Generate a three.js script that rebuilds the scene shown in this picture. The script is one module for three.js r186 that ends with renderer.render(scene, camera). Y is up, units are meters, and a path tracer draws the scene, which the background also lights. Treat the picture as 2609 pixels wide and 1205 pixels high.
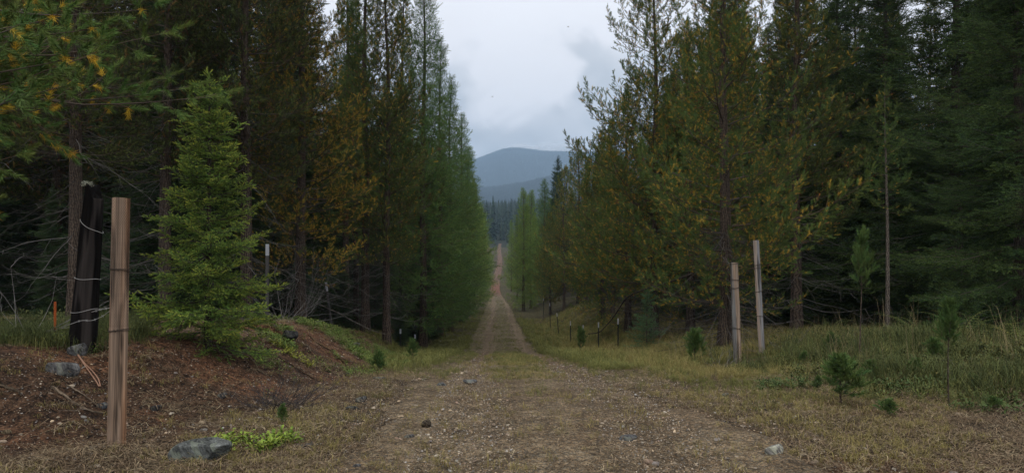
import * as THREE from 'three';
import { mergeGeometries, toCreasedNormals, mergeVertices } from 'three/addons/utils/BufferGeometryUtils.js';

// ------------------------------------------------------------------ camera, sky, sun, exposure
const scene = new THREE.Scene();
const EYE = 1.6, F = 1934, CX = 1304.5, HORIZON = 620;               // the lens: focal length in photograph pixels
const camera = new THREE.PerspectiveCamera(2 * Math.atan(602.5 / F) * 180 / Math.PI, 1024 / 472, 0.1, 30000);
camera.position.set(0, EYE, 0);
camera.lookAt(0, EYE + (HORIZON - 602.5) / F, -1);
const renderer = new THREE.WebGLRenderer({ antialias: true });
renderer.setSize(1024, 472);
renderer.toneMapping = THREE.LinearToneMapping;
renderer.toneMappingExposure = 1.1;
renderer.shadowMap.enabled = true;

const rng = (s) => () => { s = (s + 0x6d2b79f5) | 0; let t = Math.imul(s ^ (s >>> 15), 1 | s); t = (t + Math.imul(t ^ (t >>> 7), 61 | t)) ^ t; return ((t ^ (t >>> 14)) >>> 0) / 4294967296; };
const { lerp, clamp, smoothstep } = THREE.MathUtils;
const hash = (x, y, s = 0) => { let h = Math.imul(x | 0, 374761393) ^ Math.imul(y | 0, 668265263) ^ Math.imul(s | 0, 1442695041); h = Math.imul(h ^ (h >>> 13), 1274126177); return ((h ^ (h >>> 16)) >>> 0) / 4294967296; };
function vnoise(x, y, s = 0, px = 0, py = 0) {                        // value noise, periodic when px / py are given
  const ix = Math.floor(x), iy = Math.floor(y), fx = x - ix, fy = y - iy, u = fx * fx * (3 - 2 * fx), v = fy * fy * (3 - 2 * fy);
  const w = (i, p) => (p ? ((i % p) + p) % p : i);
  const a = hash(w(ix, px), w(iy, py), s), b = hash(w(ix + 1, px), w(iy, py), s), c = hash(w(ix, px), w(iy + 1, py), s), d = hash(w(ix + 1, px), w(iy + 1, py), s);
  return a + (b - a) * u + (c - a) * v + (a - b - c + d) * u * v;
}
function fbm(x, y, oct = 4, s = 0, px = 0, py = 0) { let a = 0.5, t = 0, n = 0; for (let i = 0; i < oct; i++) { t += a * vnoise(x, y, s + i, px, py); n += a; x *= 2; y *= 2; px *= 2; py *= 2; a *= 0.5; } return t / n; }

{ // an overcast sky: bright thin cloud above, greyer heaped cloud low down all round
  const SW = 2048, SH = 1024, data = new Float32Array(SW * SH * 4);
  for (let r = 0; r < SH; r++) {
    const el = ((r + 0.5) / SH - 0.5) * 180;
    for (let c = 0; c < SW; c++) {
      const az = ((c + 0.5) / SW) * 360, i = (r * SW + c) * 4;        // 90 degrees at c = SW / 4 is where the track leads
      const e = Math.max(0, el);
      const soft = fbm(az / 9, e / 6, 4, 77, 40, 0), wx = (fbm(az / 4.5, e / 4, 3, 12, 80, 0) - 0.5) * 0.9;
      const heap = fbm(az / 6 + wx + 1.9, (e - 3.6) / 4.2 + wx, 6, 31, 60, 0), body = fbm(az / 2.4, e / 2, 5, 55, 150, 0);
      let k = smoothstep(heap + (12.8 - e) * 0.035, 0.46, 0.66) * (0.45 + 1.0 * (body - 0.2)) * (1 - 0.4 * smoothstep(e, 10, 18));
      k = clamp(k, 0, 1) * smoothstep(e, -1, 1.5) * (1 - smoothstep(e, 16, 30));
      const high = smoothstep(e, 0, 60);
      const b = [lerp(0.96, 1.0, high), lerp(0.965, 1.005, high), lerp(1.02, 1.04, high)], g = [0.56, 0.6, 0.655];
      const m = 1 + (soft - 0.5) * 0.09;
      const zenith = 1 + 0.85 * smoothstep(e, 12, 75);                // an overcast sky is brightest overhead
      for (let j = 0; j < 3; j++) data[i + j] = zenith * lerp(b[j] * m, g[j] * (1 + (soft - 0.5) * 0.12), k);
      data[i + 3] = 1;
    }
  }
  const t = new THREE.DataTexture(data, SW, SH, THREE.RGBAFormat, THREE.FloatType);
  t.mapping = THREE.EquirectangularReflectionMapping; t.magFilter = THREE.LinearFilter; t.minFilter = THREE.LinearFilter; t.wrapS = THREE.RepeatWrapping; t.needsUpdate = true;
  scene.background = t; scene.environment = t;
}
const sun = new THREE.DirectionalLight(new THREE.Color(1, 0.96, 0.9), 0.9);
sun.position.set(-25, 100, 55); sun.target.position.set(0, 0, -20);
sun.castShadow = true; sun.shadow.radius = 60; sun.shadow.mapSize.set(2048, 2048);
Object.assign(sun.shadow.camera, { left: -60, right: 60, top: 60, bottom: -60, near: 1, far: 300 });
scene.add(sun, sun.target);
scene.fog = new THREE.FogExp2(new THREE.Color(0.52, 0.74, 1.0), 0.0002);

// ------------------------------------------------------------------ naming
const taken = new Map();
function numbered(n) { const k = taken.get(n) ?? 0; taken.set(n, k + 1); return k ? n + '_' + String(k).padStart(3, '0') : n; }
function tag(o, label, category, group, kind) { o.userData = {}; if (label) o.userData.label = label; if (category) o.userData.category = category; if (group) o.userData.group = group; if (kind) o.userData.kind = kind; return o; }
function thing(name, label, category, [x, y, z] = [0, 0, 0], group) { const g = new THREE.Group(); g.name = numbered(name); g.position.set(x, y, z); scene.add(g); return tag(g, label, category, group); }
function part(name, geo, mat, parent, kind) { const m = new THREE.Mesh(geo, mat); m.name = name; m.castShadow = m.receiveShadow = true; parent.add(m); if (kind) m.userData.kind = kind; return m; }
function structure(name, geo, mat) { const m = new THREE.Mesh(geo, mat); m.name = name; m.receiveShadow = m.castShadow = true; m.userData.kind = 'structure'; scene.add(m); return m; }
function copies(name, label, geo, mat, list, colors) {                // what nobody could count, as one object
  const m = new THREE.InstancedMesh(geo, mat, list.length); m.name = name; list.forEach((x, i) => m.setMatrixAt(i, x));
  if (colors) { const c = new THREE.Color(); colors.forEach((k, i) => m.setColorAt(i, c.setRGB(k[0], k[1], k[2]))); }
  m.castShadow = m.receiveShadow = true; m.userData = { kind: 'stuff', label }; scene.add(m); return m;
}

// ------------------------------------------------------------------ textures
function dataTex(n, f, srgb, m = n) {
  const d = new Uint8Array(n * m * 4);
  for (let y = 0; y < m; y++) for (let x = 0; x < n; x++) { const v = f(x / n, y / m), i = (y * n + x) * 4; for (let c = 0; c < 3; c++) d[i + c] = clamp((Array.isArray(v) ? v[c] : v) * 255, 0, 255); d[i + 3] = 255; }
  const t = new THREE.DataTexture(d, n, m); t.wrapS = t.wrapT = THREE.RepeatWrapping; t.magFilter = THREE.LinearFilter; t.minFilter = THREE.LinearMipmapLinearFilter; if (srgb) t.colorSpace = THREE.SRGBColorSpace; t.needsUpdate = true; return t;
}
function pebbles(n, cells, seed) {                                    // cellular gravel: [height, tone] per pixel, periodic
  const h = new Float32Array(n * n), t = new Float32Array(n * n);
  for (let y = 0; y < n; y++) for (let x = 0; x < n; x++) {
    const px = x / n * cells, py = y / n * cells, ix = Math.floor(px), iy = Math.floor(py); let d1 = 9, d2 = 9, id = 0;
    for (let j = -1; j <= 1; j++) for (let i = -1; i <= 1; i++) {
      const cx = ((ix + i) % cells + cells) % cells, cy = ((iy + j) % cells + cells) % cells;
      const qx = ix + i + hash(cx, cy, seed), qy = iy + j + hash(cx, cy, seed + 1), d = Math.hypot(px - qx, py - qy) * (0.8 + 0.5 * hash(cx, cy, seed + 2));
      if (d < d1) { d2 = d1; d1 = d; id = hash(cx, cy, seed + 3); } else if (d < d2) d2 = d;
    }
    h[y * n + x] = clamp((d2 - d1) * 1.6, 0, 1) * (0.4 + 0.6 * id); t[y * n + x] = id;
  }
  return { h, t };
}
const NG = 1024, pebA = pebbles(NG, 90, 11), pebB = pebbles(NG, 34, 21);
const gravelH = new Float32Array(NG * NG), gravelC = new Float32Array(NG * NG * 3);
for (let i = 0; i < NG * NG; i++) {
  const x = (i % NG) / NG, y = Math.floor(i / NG) / NG, big = pebB.t[i] > 0.8 ? pebB.h[i] : 0, f = fbm(x * 8, y * 8, 5, 3, 8, 8);
  gravelH[i] = 0.45 * pebA.h[i] + 0.5 * big + 0.3 * f;
  const tone = (0.5 + 0.42 * pebA.t[i]) * (0.7 + 0.35 * Math.min(1, pebA.h[i] * 2.2)) * (0.75 + 0.5 * f) + (big > 0.15 ? 0.25 * pebB.t[i] : 0);
  const warm = hash(Math.floor(pebA.t[i] * 9999), 7) - 0.5;
  gravelC[i * 3] = tone * (1 + 0.12 * warm); gravelC[i * 3 + 1] = tone; gravelC[i * 3 + 2] = tone * (1 - 0.16 * warm);
}
const at = (a, k, c = 0) => (u, v) => { const i = (Math.floor(v * NG) * NG + Math.floor(u * NG)) * k; return k === 1 ? a[i] : [a[i], a[i + 1], a[i + 2]]; };
const gravelMap = dataTex(NG, at(gravelC, 3), true), gravelBump = dataTex(NG, at(gravelH, 1), false);
const soilMap = dataTex(512, (u, v) => { const f = fbm(u * 16, v * 16, 5, 61, 16, 16), g = fbm(u * 64, v * 64, 3, 71, 64, 64); const k = 0.55 + 0.55 * (f - 0.5) + 0.8 * (g - 0.5); return [k * 1.03, k, k * 0.95]; }, true);
const soilBump = dataTex(512, (u, v) => 0.6 * fbm(u * 16, v * 16, 5, 61, 16, 16) + 0.4 * fbm(u * 64, v * 64, 3, 71, 64, 64), false);
const barkBump = dataTex(256, (u, v) => { const w = fbm(u * 6, v * 5, 3, 5, 6, 5); return clamp(Math.abs(Math.sin((u * 9 + w * 1.6) * Math.PI)) * 0.7 + 0.5 * fbm(u * 12, v * 24, 4, 8, 12, 24) - 0.1, 0, 1); }, false);
const barkMap = dataTex(256, (u, v) => { const w = fbm(u * 6, v * 5, 3, 5, 6, 5), k = 0.5 + 0.35 * Math.abs(Math.sin((u * 9 + w * 1.6) * Math.PI)) + 0.4 * (fbm(u * 12, v * 24, 4, 8, 12, 24) - 0.5); return [k, k * 0.97, k * 0.93]; }, true);
function woodTex(seed, knots, incised, tint) {
  return dataTex(512, (u, v) => {
    let warp = 0, dark = 0;
    for (const [ku, kv, kr] of knots) { let du = Math.abs(u - ku); du = Math.min(du, 1 - du) * 0.62; const dv = (v - kv) * 2, d = Math.hypot(du, dv * 0.8) / kr; warp += 0.35 * kr * Math.exp(-d * d * 0.35) * Math.sign(u - ku); if (d < 1.15) dark = Math.max(dark, smoothstep(1.15 - d, 0, 0.5)); }
    const g = fbm((u + warp) * 40, v * 3, 4, seed, 40, 3), f = fbm((u + warp) * 120, v * 8, 3, seed + 9, 120, 8), st = fbm(u * 5, v * 1, 3, seed + 20, 5, 1), stain = fbm(u * 9, v * 4, 4, seed + 33, 9, 4);
    let k = 0.62 + 0.42 * (g - 0.5) + 0.35 * (f - 0.5) - 0.22 * smoothstep(stain, 0.56, 0.74);
    if (incised && v > 0.55) { const a = (u * 64) % 1, b = ((v * 90) + (Math.floor(u * 64) % 2) * 0.5) % 1; if (Math.abs(a - 0.5) < 0.14 && Math.abs(b - 0.5) < 0.27) k *= 0.72; }
    k *= 1 - 0.6 * dark;
    const warm = lerp(0.93, 1.07, smoothstep(st, 0.36, 0.64));
    return [k * warm * tint[0], k * tint[1], k * (2 - warm) * tint[2]];
  }, true);
}
const woodBump = dataTex(512, (u, v) => 0.6 * fbm(u * 60, v * 4, 4, 4, 60, 4) + 0.4 * fbm(u * 20, v * 3, 3, 14, 20, 3), false);
const stoneMap = dataTex(512, (u, v) => { const f = fbm(u * 6, v * 6, 5, 91, 6, 6), g = fbm(u * 40, v * 40, 3, 95, 40, 40), l = smoothstep(fbm(u * 9, v * 9, 4, 99, 9, 9), 0.58, 0.66); const k = 0.5 + 0.6 * (f - 0.5) + 0.45 * (g - 0.5); return [lerp(k, 0.78, l * 0.5), lerp(k, 0.8, l * 0.5), lerp(k, 0.72, l * 0.5)]; }, true);
const stoneBump = dataTex(512, (u, v) => 0.6 * fbm(u * 8, v * 8, 5, 41, 8, 8) + 0.4 * fbm(u * 48, v * 48, 3, 45, 48, 48), false);

const mat = (o) => new THREE.MeshPhysicalMaterial({ roughness: 0.9, metalness: 0, specularIntensity: 0.3, ...o });
const rgb = (r, g, b) => new THREE.Color().setRGB(r, g, b);
const leafy = (o = {}) => new THREE.MeshPhysicalMaterial({ vertexColors: true, roughness: 0.8, metalness: 0, specularIntensity: 0.22, side: THREE.DoubleSide, ...o });
const M = {
  needle: leafy(), leaf: leafy({ roughness: 0.75, specularIntensity: 0.25 }), grass: leafy({ roughness: 0.8 }),
  bark: mat({ vertexColors: true, map: barkMap, bumpMap: barkBump, bumpScale: 0.012, roughness: 0.95 }),
  twig: mat({ vertexColors: true, roughness: 0.95 }),
};

// ------------------------------------------------------------------ the lie of the land
const PROF = [[-60, 0.6], [-10, 0.05], [0, 0], [6, -0.03], [10, -0.27], [14, -0.7], [20, -1.42], [32, -2.85], [58, -4.4], [100, -6.3], [150, -7.85], [200, -7.5], [340, -3.7], [450, 0.4], [700, 16], [1000, 32], [1600, 52], [3000, 90], [20000, 120]];
const slopes = PROF.map((p, i) => { const a = PROF[Math.max(0, i - 1)], b = PROF[Math.min(PROF.length - 1, i + 1)]; return (b[1] - a[1]) / (b[0] - a[0]); });
function profile(d) {
  d = clamp(d, -59, 19000); let i = 0; while (PROF[i + 1][0] < d) i++;
  const [x0, y0] = PROF[i], [x1, y1] = PROF[i + 1], w = x1 - x0, t = (d - x0) / w, t2 = t * t, t3 = t2 * t;
  return (2 * t3 - 3 * t2 + 1) * y0 + (t3 - 2 * t2 + t) * w * slopes[i] + (-2 * t3 + 3 * t2) * y1 + (t3 - t2) * w * slopes[i + 1];
}
const trackX = (d) => (d < 154 ? 0.45 - 0.022 * d : -2.94 - 0.0135 * (d - 154)) + 0.35 * Math.sin(d / 37) * smoothstep(d, 40, 120);
const FOOT = [[-40, -3], [-16, 3.4], [-7, 4.9], [-3.6, 6.0], [-2.7, 8.2], [-2.35, 11], [-2.45, 14], [-2.9, 20], [-3.6, 30], [-4.6, 60], [-7.5, 150], [-12, 450]];  // foot of the bank on the left, x and distance
function bankS(x, d) {                                               // metres behind the foot of the bank, negative on the track side
  let best = 1e9, sg = 1;
  for (let i = 0; i + 1 < FOOT.length; i++) {
    const [ax, ad] = FOOT[i], [bx, bd] = FOOT[i + 1], ex = bx - ax, ed = bd - ad, t = clamp(((x - ax) * ex + (d - ad) * ed) / (ex * ex + ed * ed), 0, 1);
    const px = x - ax - ex * t, pd = d - ad - ed * t, q = Math.hypot(px, pd);
    if (q < best) { best = q; sg = ex * pd - ed * px > 0 ? 1 : -1; }
  }
  return best * sg;
}
function ground(x, z) {
  const d = -z, u = x - trackX(d);
  let y = profile(d);
  if (u < 0 && d < 460) { const s = bankS(x, d); const H = d < 12 ? 0.66 : lerp(0.82, 0.4, smoothstep(d, 16, 60)); y += H * smoothstep(s + 0.12 * (fbm(x * 1.3, d * 1.3, 3, 2) - 0.5), -0.1, 1.5 + 0.9 * fbm(x * 0.5, d * 0.5, 2, 6)) + clamp(s - 2, 0, 30) * 0.015; }
  if (u > 0 && d < 460) { const H = lerp(0.5, 1.25, smoothstep(d, 17, 42)); y += H * smoothstep(u + 0.5 * (fbm(x * 0.8, d * 0.8, 3, 12) - 0.5), 3.1 + 1.6 * smoothstep(12 - d, 0, 6) * 0.3, 6.6) * smoothstep(d, 5, 12.5) + clamp(u - 7, 0, 30) * 0.012; }
  const off = smoothstep(Math.abs(u), 1.2, 3);
  y += (0.02 + 0.13 * off) * (fbm(x * 0.55, d * 0.55, 3, 8) - 0.5) + (0.012 + 0.05 * off) * (fbm(x * 3.1, d * 3.1, 3, 18) - 0.5) * (d < 60 ? 1 : 0);
  if (d > 460) y += (fbm(x / 160, d / 160, 3, 4) - 0.5) * smoothstep(d, 460, 900) * 22;
  return y;
}
const halfL = (d) => (1 - 0.3 * smoothstep(d, 70, 160)) * (1.6 + 0.2 * smoothstep(d, 8, 16) + 0.4 * smoothstep(7.5 - d, 0, 5) + 0.35 * (fbm(d * 0.9, 3.1, 3, 23) - 0.5) + 0.25 * (fbm(d * 4, 9.1, 2, 29) - 0.5));
const halfR = (d) => (1 - 0.3 * smoothstep(d, 70, 160)) * (1.3 + 0.85 * smoothstep(10 - d, 0, 5) + 0.3 * (fbm(d * 0.8, 7.7, 3, 33) - 0.5) + 0.25 * (fbm(d * 4, 2.2, 2, 39) - 0.5));
const onTrack = (x, d, grow = 0) => { const u = x - trackX(d); return u > -halfL(d) - grow && u < halfR(d) + grow; };
const spot = (px, d) => (px - CX) / F * d;                            // a place on the ground, from where the photograph shows it and how far off it stands
const tipHeight = (py, d) => EYE + (HORIZON - py) / F * d;

function sheet(xs, zs, y, col, uvScale = 1) {
  const nx = xs.length, nz = zs.length, pos = new Float32Array(nx * nz * 3), uv = new Float32Array(nx * nz * 2), c = new Float32Array(nx * nz * 3), idx = [];
  for (let j = 0; j < nz; j++) for (let i = 0; i < nx; i++) {
    const k = j * nx + i, x = typeof xs[i] === 'function' ? xs[i](zs[j]) : xs[i], z = zs[j];
    pos.set([x, y(x, z, i, j), z], k * 3); uv.set([x * uvScale, z * uvScale], k * 2); c.set(col(x, z, i, j), k * 3);
    if (i && j) { const a = k - nx - 1, b = k - nx; idx.push(a, k - 1, b, b, k - 1, k); }
  }
  const g = new THREE.BufferGeometry(); g.setAttribute('position', new THREE.BufferAttribute(pos, 3)); g.setAttribute('uv', new THREE.BufferAttribute(uv, 2)); g.setAttribute('color', new THREE.BufferAttribute(c, 3)); g.setIndex(idx);
  g.computeVertexNormals(); const n = g.attributes.normal; if (n.getY(Math.floor(n.count / 2)) < 0) { for (let i = 0; i < idx.length; i += 3) { const t = idx[i]; idx[i] = idx[i + 1]; idx[i + 1] = t; } g.setIndex(idx); g.computeVertexNormals(); }
  return g;
}
const mixc = (a, b, t) => [lerp(a[0], b[0], t), lerp(a[1], b[1], t), lerp(a[2], b[2], t)];
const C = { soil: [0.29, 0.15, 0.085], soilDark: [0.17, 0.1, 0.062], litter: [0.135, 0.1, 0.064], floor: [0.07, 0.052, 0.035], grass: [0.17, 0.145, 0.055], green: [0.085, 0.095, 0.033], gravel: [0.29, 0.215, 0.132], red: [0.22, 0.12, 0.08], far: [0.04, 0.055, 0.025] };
function groundColor(x, z) {
  const d = -z, u = x - trackX(d), n = fbm(x * 0.9, d * 0.9, 4, 44), m = fbm(x * 0.35, d * 0.35, 3, 48);
  if (d > 420) return C.far;
  let c;
  if (u < 0) {
    const s = bankS(x, d);
    const front = mixc(C.litter, C.gravel, 0.35 + 0.4 * (n - 0.5));
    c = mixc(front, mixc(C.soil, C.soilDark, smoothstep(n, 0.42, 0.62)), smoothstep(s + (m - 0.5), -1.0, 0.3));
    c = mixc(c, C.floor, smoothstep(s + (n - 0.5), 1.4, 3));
    c = mixc(c, mixc(C.green, C.grass, n), smoothstep(d, 15, 24) * (1 - smoothstep(s, -0.4, 1.2)) * 0.8);
  } else {
    c = mixc(mixc(C.gravel, C.litter, smoothstep(u + 2 * (m - 0.5), 1.2, 3.6)), mixc(C.grass, C.green, n), smoothstep(d + 2 * (m - 0.5), 8.5, 13) * 0.85);
    c = mixc(c, C.soil, smoothstep(n, 0.6, 0.7) * (1 - smoothstep(d, 12, 20)) * 0.7);
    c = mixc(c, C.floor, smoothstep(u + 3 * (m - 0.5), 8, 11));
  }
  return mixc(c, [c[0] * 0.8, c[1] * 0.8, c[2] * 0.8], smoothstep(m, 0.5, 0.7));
}
{
  const axis = (list) => { const out = []; for (const [a, b, s] of list) for (let v = a; v < b - 1e-6; v += s) out.push(v); return out; };
  const xs = axis([[-9000, -2000, 700], [-2000, -400, 160], [-400, -60, 20], [-60, -14, 1.5], [-14, -7, 0.3], [-7, 9, 0.1], [9, 16, 0.3], [16, 60, 1.5], [60, 400, 20], [400, 2000, 160], [2000, 9001, 700]]);
  const zs = axis([[-16000, -3000, 800], [-3000, -500, 100], [-500, -150, 8], [-150, -60, 2], [-60, -24, 0.5], [-24, -3, 0.1], [-3, 10, 1], [10, 60, 10], [60, 1001, 150]]);
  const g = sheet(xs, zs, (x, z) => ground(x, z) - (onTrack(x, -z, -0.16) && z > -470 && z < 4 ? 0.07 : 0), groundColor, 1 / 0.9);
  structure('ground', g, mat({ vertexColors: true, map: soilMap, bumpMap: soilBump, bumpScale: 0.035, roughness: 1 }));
  const rz = axis([[-470, -150, 4], [-150, -60, 1.2], [-60, -26, 0.3], [-26, 2.01, 0.1]]), N = 34;
  const cols = []; for (let i = 0; i <= N; i++) { const s = i / N; cols.push((z) => { const d = -z; return trackX(d) + lerp(-halfL(d), halfR(d), s); }); }
  const road = sheet(cols, rz, (x, z, i) => {
    const d = -z, u = x - trackX(d), rut = Math.exp(-(((Math.abs(u - (d < 12 ? 0.1 : 0)) - 0.82) / 0.34) ** 2));
    return ground(x, z) + 0.012 - 0.045 * rut - (i === 0 || i === N ? 0.07 : i === 1 || i === N - 1 ? 0.02 : 0);
  }, (x, z) => {
    const d = -z, u = x - trackX(d), n = fbm(x * 1.1, d * 0.8, 4, 64), rut = Math.exp(-(((Math.abs(u) - 0.82) / 0.4) ** 2));
    let c = mixc(C.gravel, [0.245, 0.175, 0.105], smoothstep(n, 0.36, 0.6));
    const grassy = (1 - rut) * smoothstep(d, 9, 20) * (0.55 + 0.6 * (n - 0.5));
    c = mixc(c, mixc(C.green, C.grass, 0.6), clamp(grassy, 0, 1) * (1 - 0.75 * smoothstep(d, 120, 160)));
    const red = smoothstep(d, 118, 140) * 0.75 + 0.3 * smoothstep(d, 10, 16) * (1 - smoothstep(d, 24, 34)) * rut;
    c = mixc(c, mixc(C.red, [0.27, 0.1, 0.06], smoothstep(d, 132, 150) * (1 - smoothstep(d, 165, 190))), clamp(red, 0, 1));
    return mixc(c, [c[0] * 0.82, c[1] * 0.8, c[2] * 0.78], smoothstep(fbm(x * 3, d * 3, 3, 90), 0.48, 0.7));
  }, 1 / 1.3);
  structure('gravel_track', road, mat({ vertexColors: true, map: gravelMap, bumpMap: gravelBump, bumpScale: 0.014, roughness: 0.95 }));
}
// far hills: a long low foothill and the mountain behind it
const foothill = (x, z) => { const t = clamp((-z - 1900) / 1300, 0, 1), a = x / -z; const crest = 205 + 330 * smoothstep(a, -0.1, 0.16) * 0.3 + 60 * (fbm(x / 500, 0.5, 3, 7) - 0.5); return 55 + (crest - 55) * Math.sin(Math.min(1, t) * Math.PI / 2) ** 1.3 + 25 * (fbm(x / 220, z / 220, 4, 3) - 0.5) * t; };
const mountain = (x, z) => {
  const t = clamp((-z - 3300) / 2100, 0, 1), px = CX + F * x / 5400;
  const crest = EYE + (HORIZON - (px < 1305 ? lerp(388, 424, smoothstep(1305 - px, 0, 140) ** 0.8) : lerp(388, 398, smoothstep(px, 1310, 1400)) - 4 * smoothstep(px, 1480, 1560))) / F * 5400 + 22 * (fbm(x / 130, 1.5, 4, 9) - 0.5);
  const far = clamp((-z - 5400) / 3000, 0, 1);
  return lerp(70, crest, Math.sin(t * Math.PI / 2) ** 1.15) - far * far * 300 + 90 * (fbm(x / 420, z / 500, 4, 13) - 0.5) * t * (1 - t) * 2.4;
};
{
  const axis = (a, b, s) => { const out = []; for (let v = a; v <= b; v += s) out.push(v); return out; };
  const hm = mat({ vertexColors: true, roughness: 1 });
  structure('foothill', sheet(axis(-2400, 2400, 40), axis(-4200, -1860, 40), (x, z) => foothill(x, z) - 3, () => [0.035, 0.05, 0.024]), hm);
  structure('mountain', sheet(axis(-4200, 4200, 60), axis(-8600, -3250, 60), (x, z) => mountain(x, z) - 4, () => [0.03, 0.042, 0.024]), hm);
}
// ------------------------------------------------------------------ needles, twigs and limbs
class Foliage {                                                       // thin triangles, each a needle or a leaf half, coloured singly
  constructor() { this.p = new Float32Array(1 << 16); this.c = new Float32Array(1 << 16); this.n = 0; }
  tri(ax, ay, az, bx, by, bz, cx, cy, cz, r, g, b) {
    if (this.n + 9 > this.p.length) { const p = new Float32Array(this.p.length * 2), c = new Float32Array(this.p.length * 2); p.set(this.p); c.set(this.c); this.p = p; this.c = c; }
    const p = this.p, c = this.c, n = this.n;
    p[n] = ax; p[n + 1] = ay; p[n + 2] = az; p[n + 3] = bx; p[n + 4] = by; p[n + 5] = bz; p[n + 6] = cx; p[n + 7] = cy; p[n + 8] = cz;
    for (let i = 0; i < 9; i += 3) { c[n + i] = r; c[n + i + 1] = g; c[n + i + 2] = b; }
    this.n += 9;
  }
  build() { const g = new THREE.BufferGeometry(); g.setAttribute('position', new THREE.BufferAttribute(this.p.slice(0, this.n), 3)); g.setAttribute('color', new THREE.BufferAttribute(this.c.slice(0, this.n), 3)); this.p = this.c = null; return g; }
}
class Wood {                                                          // tapering round limbs
  constructor() { this.p = []; this.nr = []; this.uv = []; this.c = []; this.i = []; }
  tube(pts, radii, sides, col, endCap = false) {
    const base = this.p.length / 3, n = pts.length; let v = 0, ux = 0, uy = 0, uz = 0;
    for (let k = 0; k < n; k++) {
      const a = pts[Math.max(0, k - 1)], b = pts[Math.min(n - 1, k + 1)]; let dx = b[0] - a[0], dy = b[1] - a[1], dz = b[2] - a[2]; const l = Math.hypot(dx, dy, dz) || 1; dx /= l; dy /= l; dz /= l;
      if (k === 0) { if (Math.abs(dy) < 0.9) { ux = -dz; uy = 0; uz = dx; } else { ux = 0; uy = dz; uz = -dy; } }
      const dt = ux * dx + uy * dy + uz * dz; ux -= dt * dx; uy -= dt * dy; uz -= dt * dz; const m = Math.hypot(ux, uy, uz) || 1; ux /= m; uy /= m; uz /= m;
      const wx = dy * uz - dz * uy, wy = dz * ux - dx * uz, wz = dx * uy - dy * ux;
      if (k) v += Math.hypot(pts[k][0] - pts[k - 1][0], pts[k][1] - pts[k - 1][1], pts[k][2] - pts[k - 1][2]);
      for (let s = 0; s <= sides; s++) {
        const t = s / sides * Math.PI * 2, cs = Math.cos(t), sn = Math.sin(t), nx = ux * cs + wx * sn, ny = uy * cs + wy * sn, nz = uz * cs + wz * sn, r = typeof radii === 'function' ? radii(k / (n - 1), t) : radii[k];
        this.p.push(pts[k][0] + nx * r, pts[k][1] + ny * r, pts[k][2] + nz * r); this.nr.push(nx, ny, nz); this.uv.push(s / sides * Math.max(0.25, Math.round(radii0(radii) * 12) / 1.6), v / 0.55); const c = typeof col === 'function' ? col(k / (n - 1), t) : col; this.c.push(c[0], c[1], c[2]);
      }
      if (k) for (let s = 0; s < sides; s++) { const q = base + (k - 1) * (sides + 1) + s, w = q + sides + 1; this.i.push(q, q + 1, w, q + 1, w + 1, w); }
    }
    if (endCap) { const e = base + (n - 1) * (sides + 1); for (let s = 1; s + 1 < sides; s++) this.i.push(e, e + s, e + s + 1); }
  }
  build() {
    const g = new THREE.BufferGeometry(); g.setAttribute('position', new THREE.Float32BufferAttribute(this.p, 3)); g.setAttribute('normal', new THREE.Float32BufferAttribute(this.nr, 3)); g.setAttribute('uv', new THREE.Float32BufferAttribute(this.uv, 2)); g.setAttribute('color', new THREE.Float32BufferAttribute(this.c, 3)); g.setIndex(this.i); return g;
  }
}
const radii0 = (r) => (typeof r === 'function' ? r(0, 0) : r[0]);
const GOLD = 2.399963;
function basis(d) { let ux, uy, uz; if (Math.abs(d[1]) < 0.9) { const l = Math.hypot(d[2], d[0]); ux = -d[2] / l; uy = 0; uz = d[0] / l; } else { const l = Math.hypot(d[2], d[1]); ux = 0; uy = d[2] / l; uz = -d[1] / l; } return [ux, uy, uz, d[1] * uz - d[2] * uy, d[2] * ux - d[0] * uz, d[0] * uy - d[1] * ux]; }
const norm = (v) => { const l = Math.hypot(v[0], v[1], v[2]) || 1; return [v[0] / l, v[1] / l, v[2] / l]; };
const addv = (p, d, s) => [p[0] + d[0] * s, p[1] + d[1] * s, p[2] + d[2] * s];

// one shoot clothed in needles: young colour from `split` of its length outward, old colour inside that
function shoot(f, R, p, d, len, o, young, old, split) {
  const b = basis(d), n = Math.max(4, Math.round(len * o.nd)); let az = R() * 6.28;
  for (let i = 0; i < n; i++) {
    const t = (i + R()) / n, a = lerp(o.a0, o.a1, t) * (0.75 + 0.5 * R()), ca = Math.cos(a), sa = Math.sin(a); az += GOLD;
    const ca2 = Math.cos(az), sa2 = Math.sin(az), px = b[0] * ca2 + b[3] * sa2, py = b[1] * ca2 + b[4] * sa2, pz = b[2] * ca2 + b[5] * sa2;
    const nx = d[0] * ca + px * sa, ny = d[1] * ca + py * sa - o.sag, nz = d[2] * ca + pz * sa, l = o.nl * (0.7 + 0.5 * R()) * (t > 0.85 ? 0.8 : 1);
    const qx = p[0] + d[0] * len * t, qy = p[1] + d[1] * len * t, qz = p[2] + d[2] * len * t;
    let sx = ny * pz - nz * py, sy = nz * px - nx * pz, sz = nx * py - ny * px; const ph = R() * 3.14, cp = Math.cos(ph), sp = Math.sin(ph); sx = sx * cp + px * sp; sy = sy * cp + py * sp; sz = sz * cp + pz * sp;
    const m = o.nw * 0.5 / (Math.hypot(sx, sy, sz) || 1), c = t < split ? old : young, k = 0.72 + 0.56 * R();
    f.tri(qx - sx * m, qy - sy * m, qz - sz * m, qx + sx * m, qy + sy * m, qz + sz * m, qx + nx * l, qy + ny * l, qz + nz * l, c[0] * k, c[1] * k, c[2] * k);
  }
}
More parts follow.
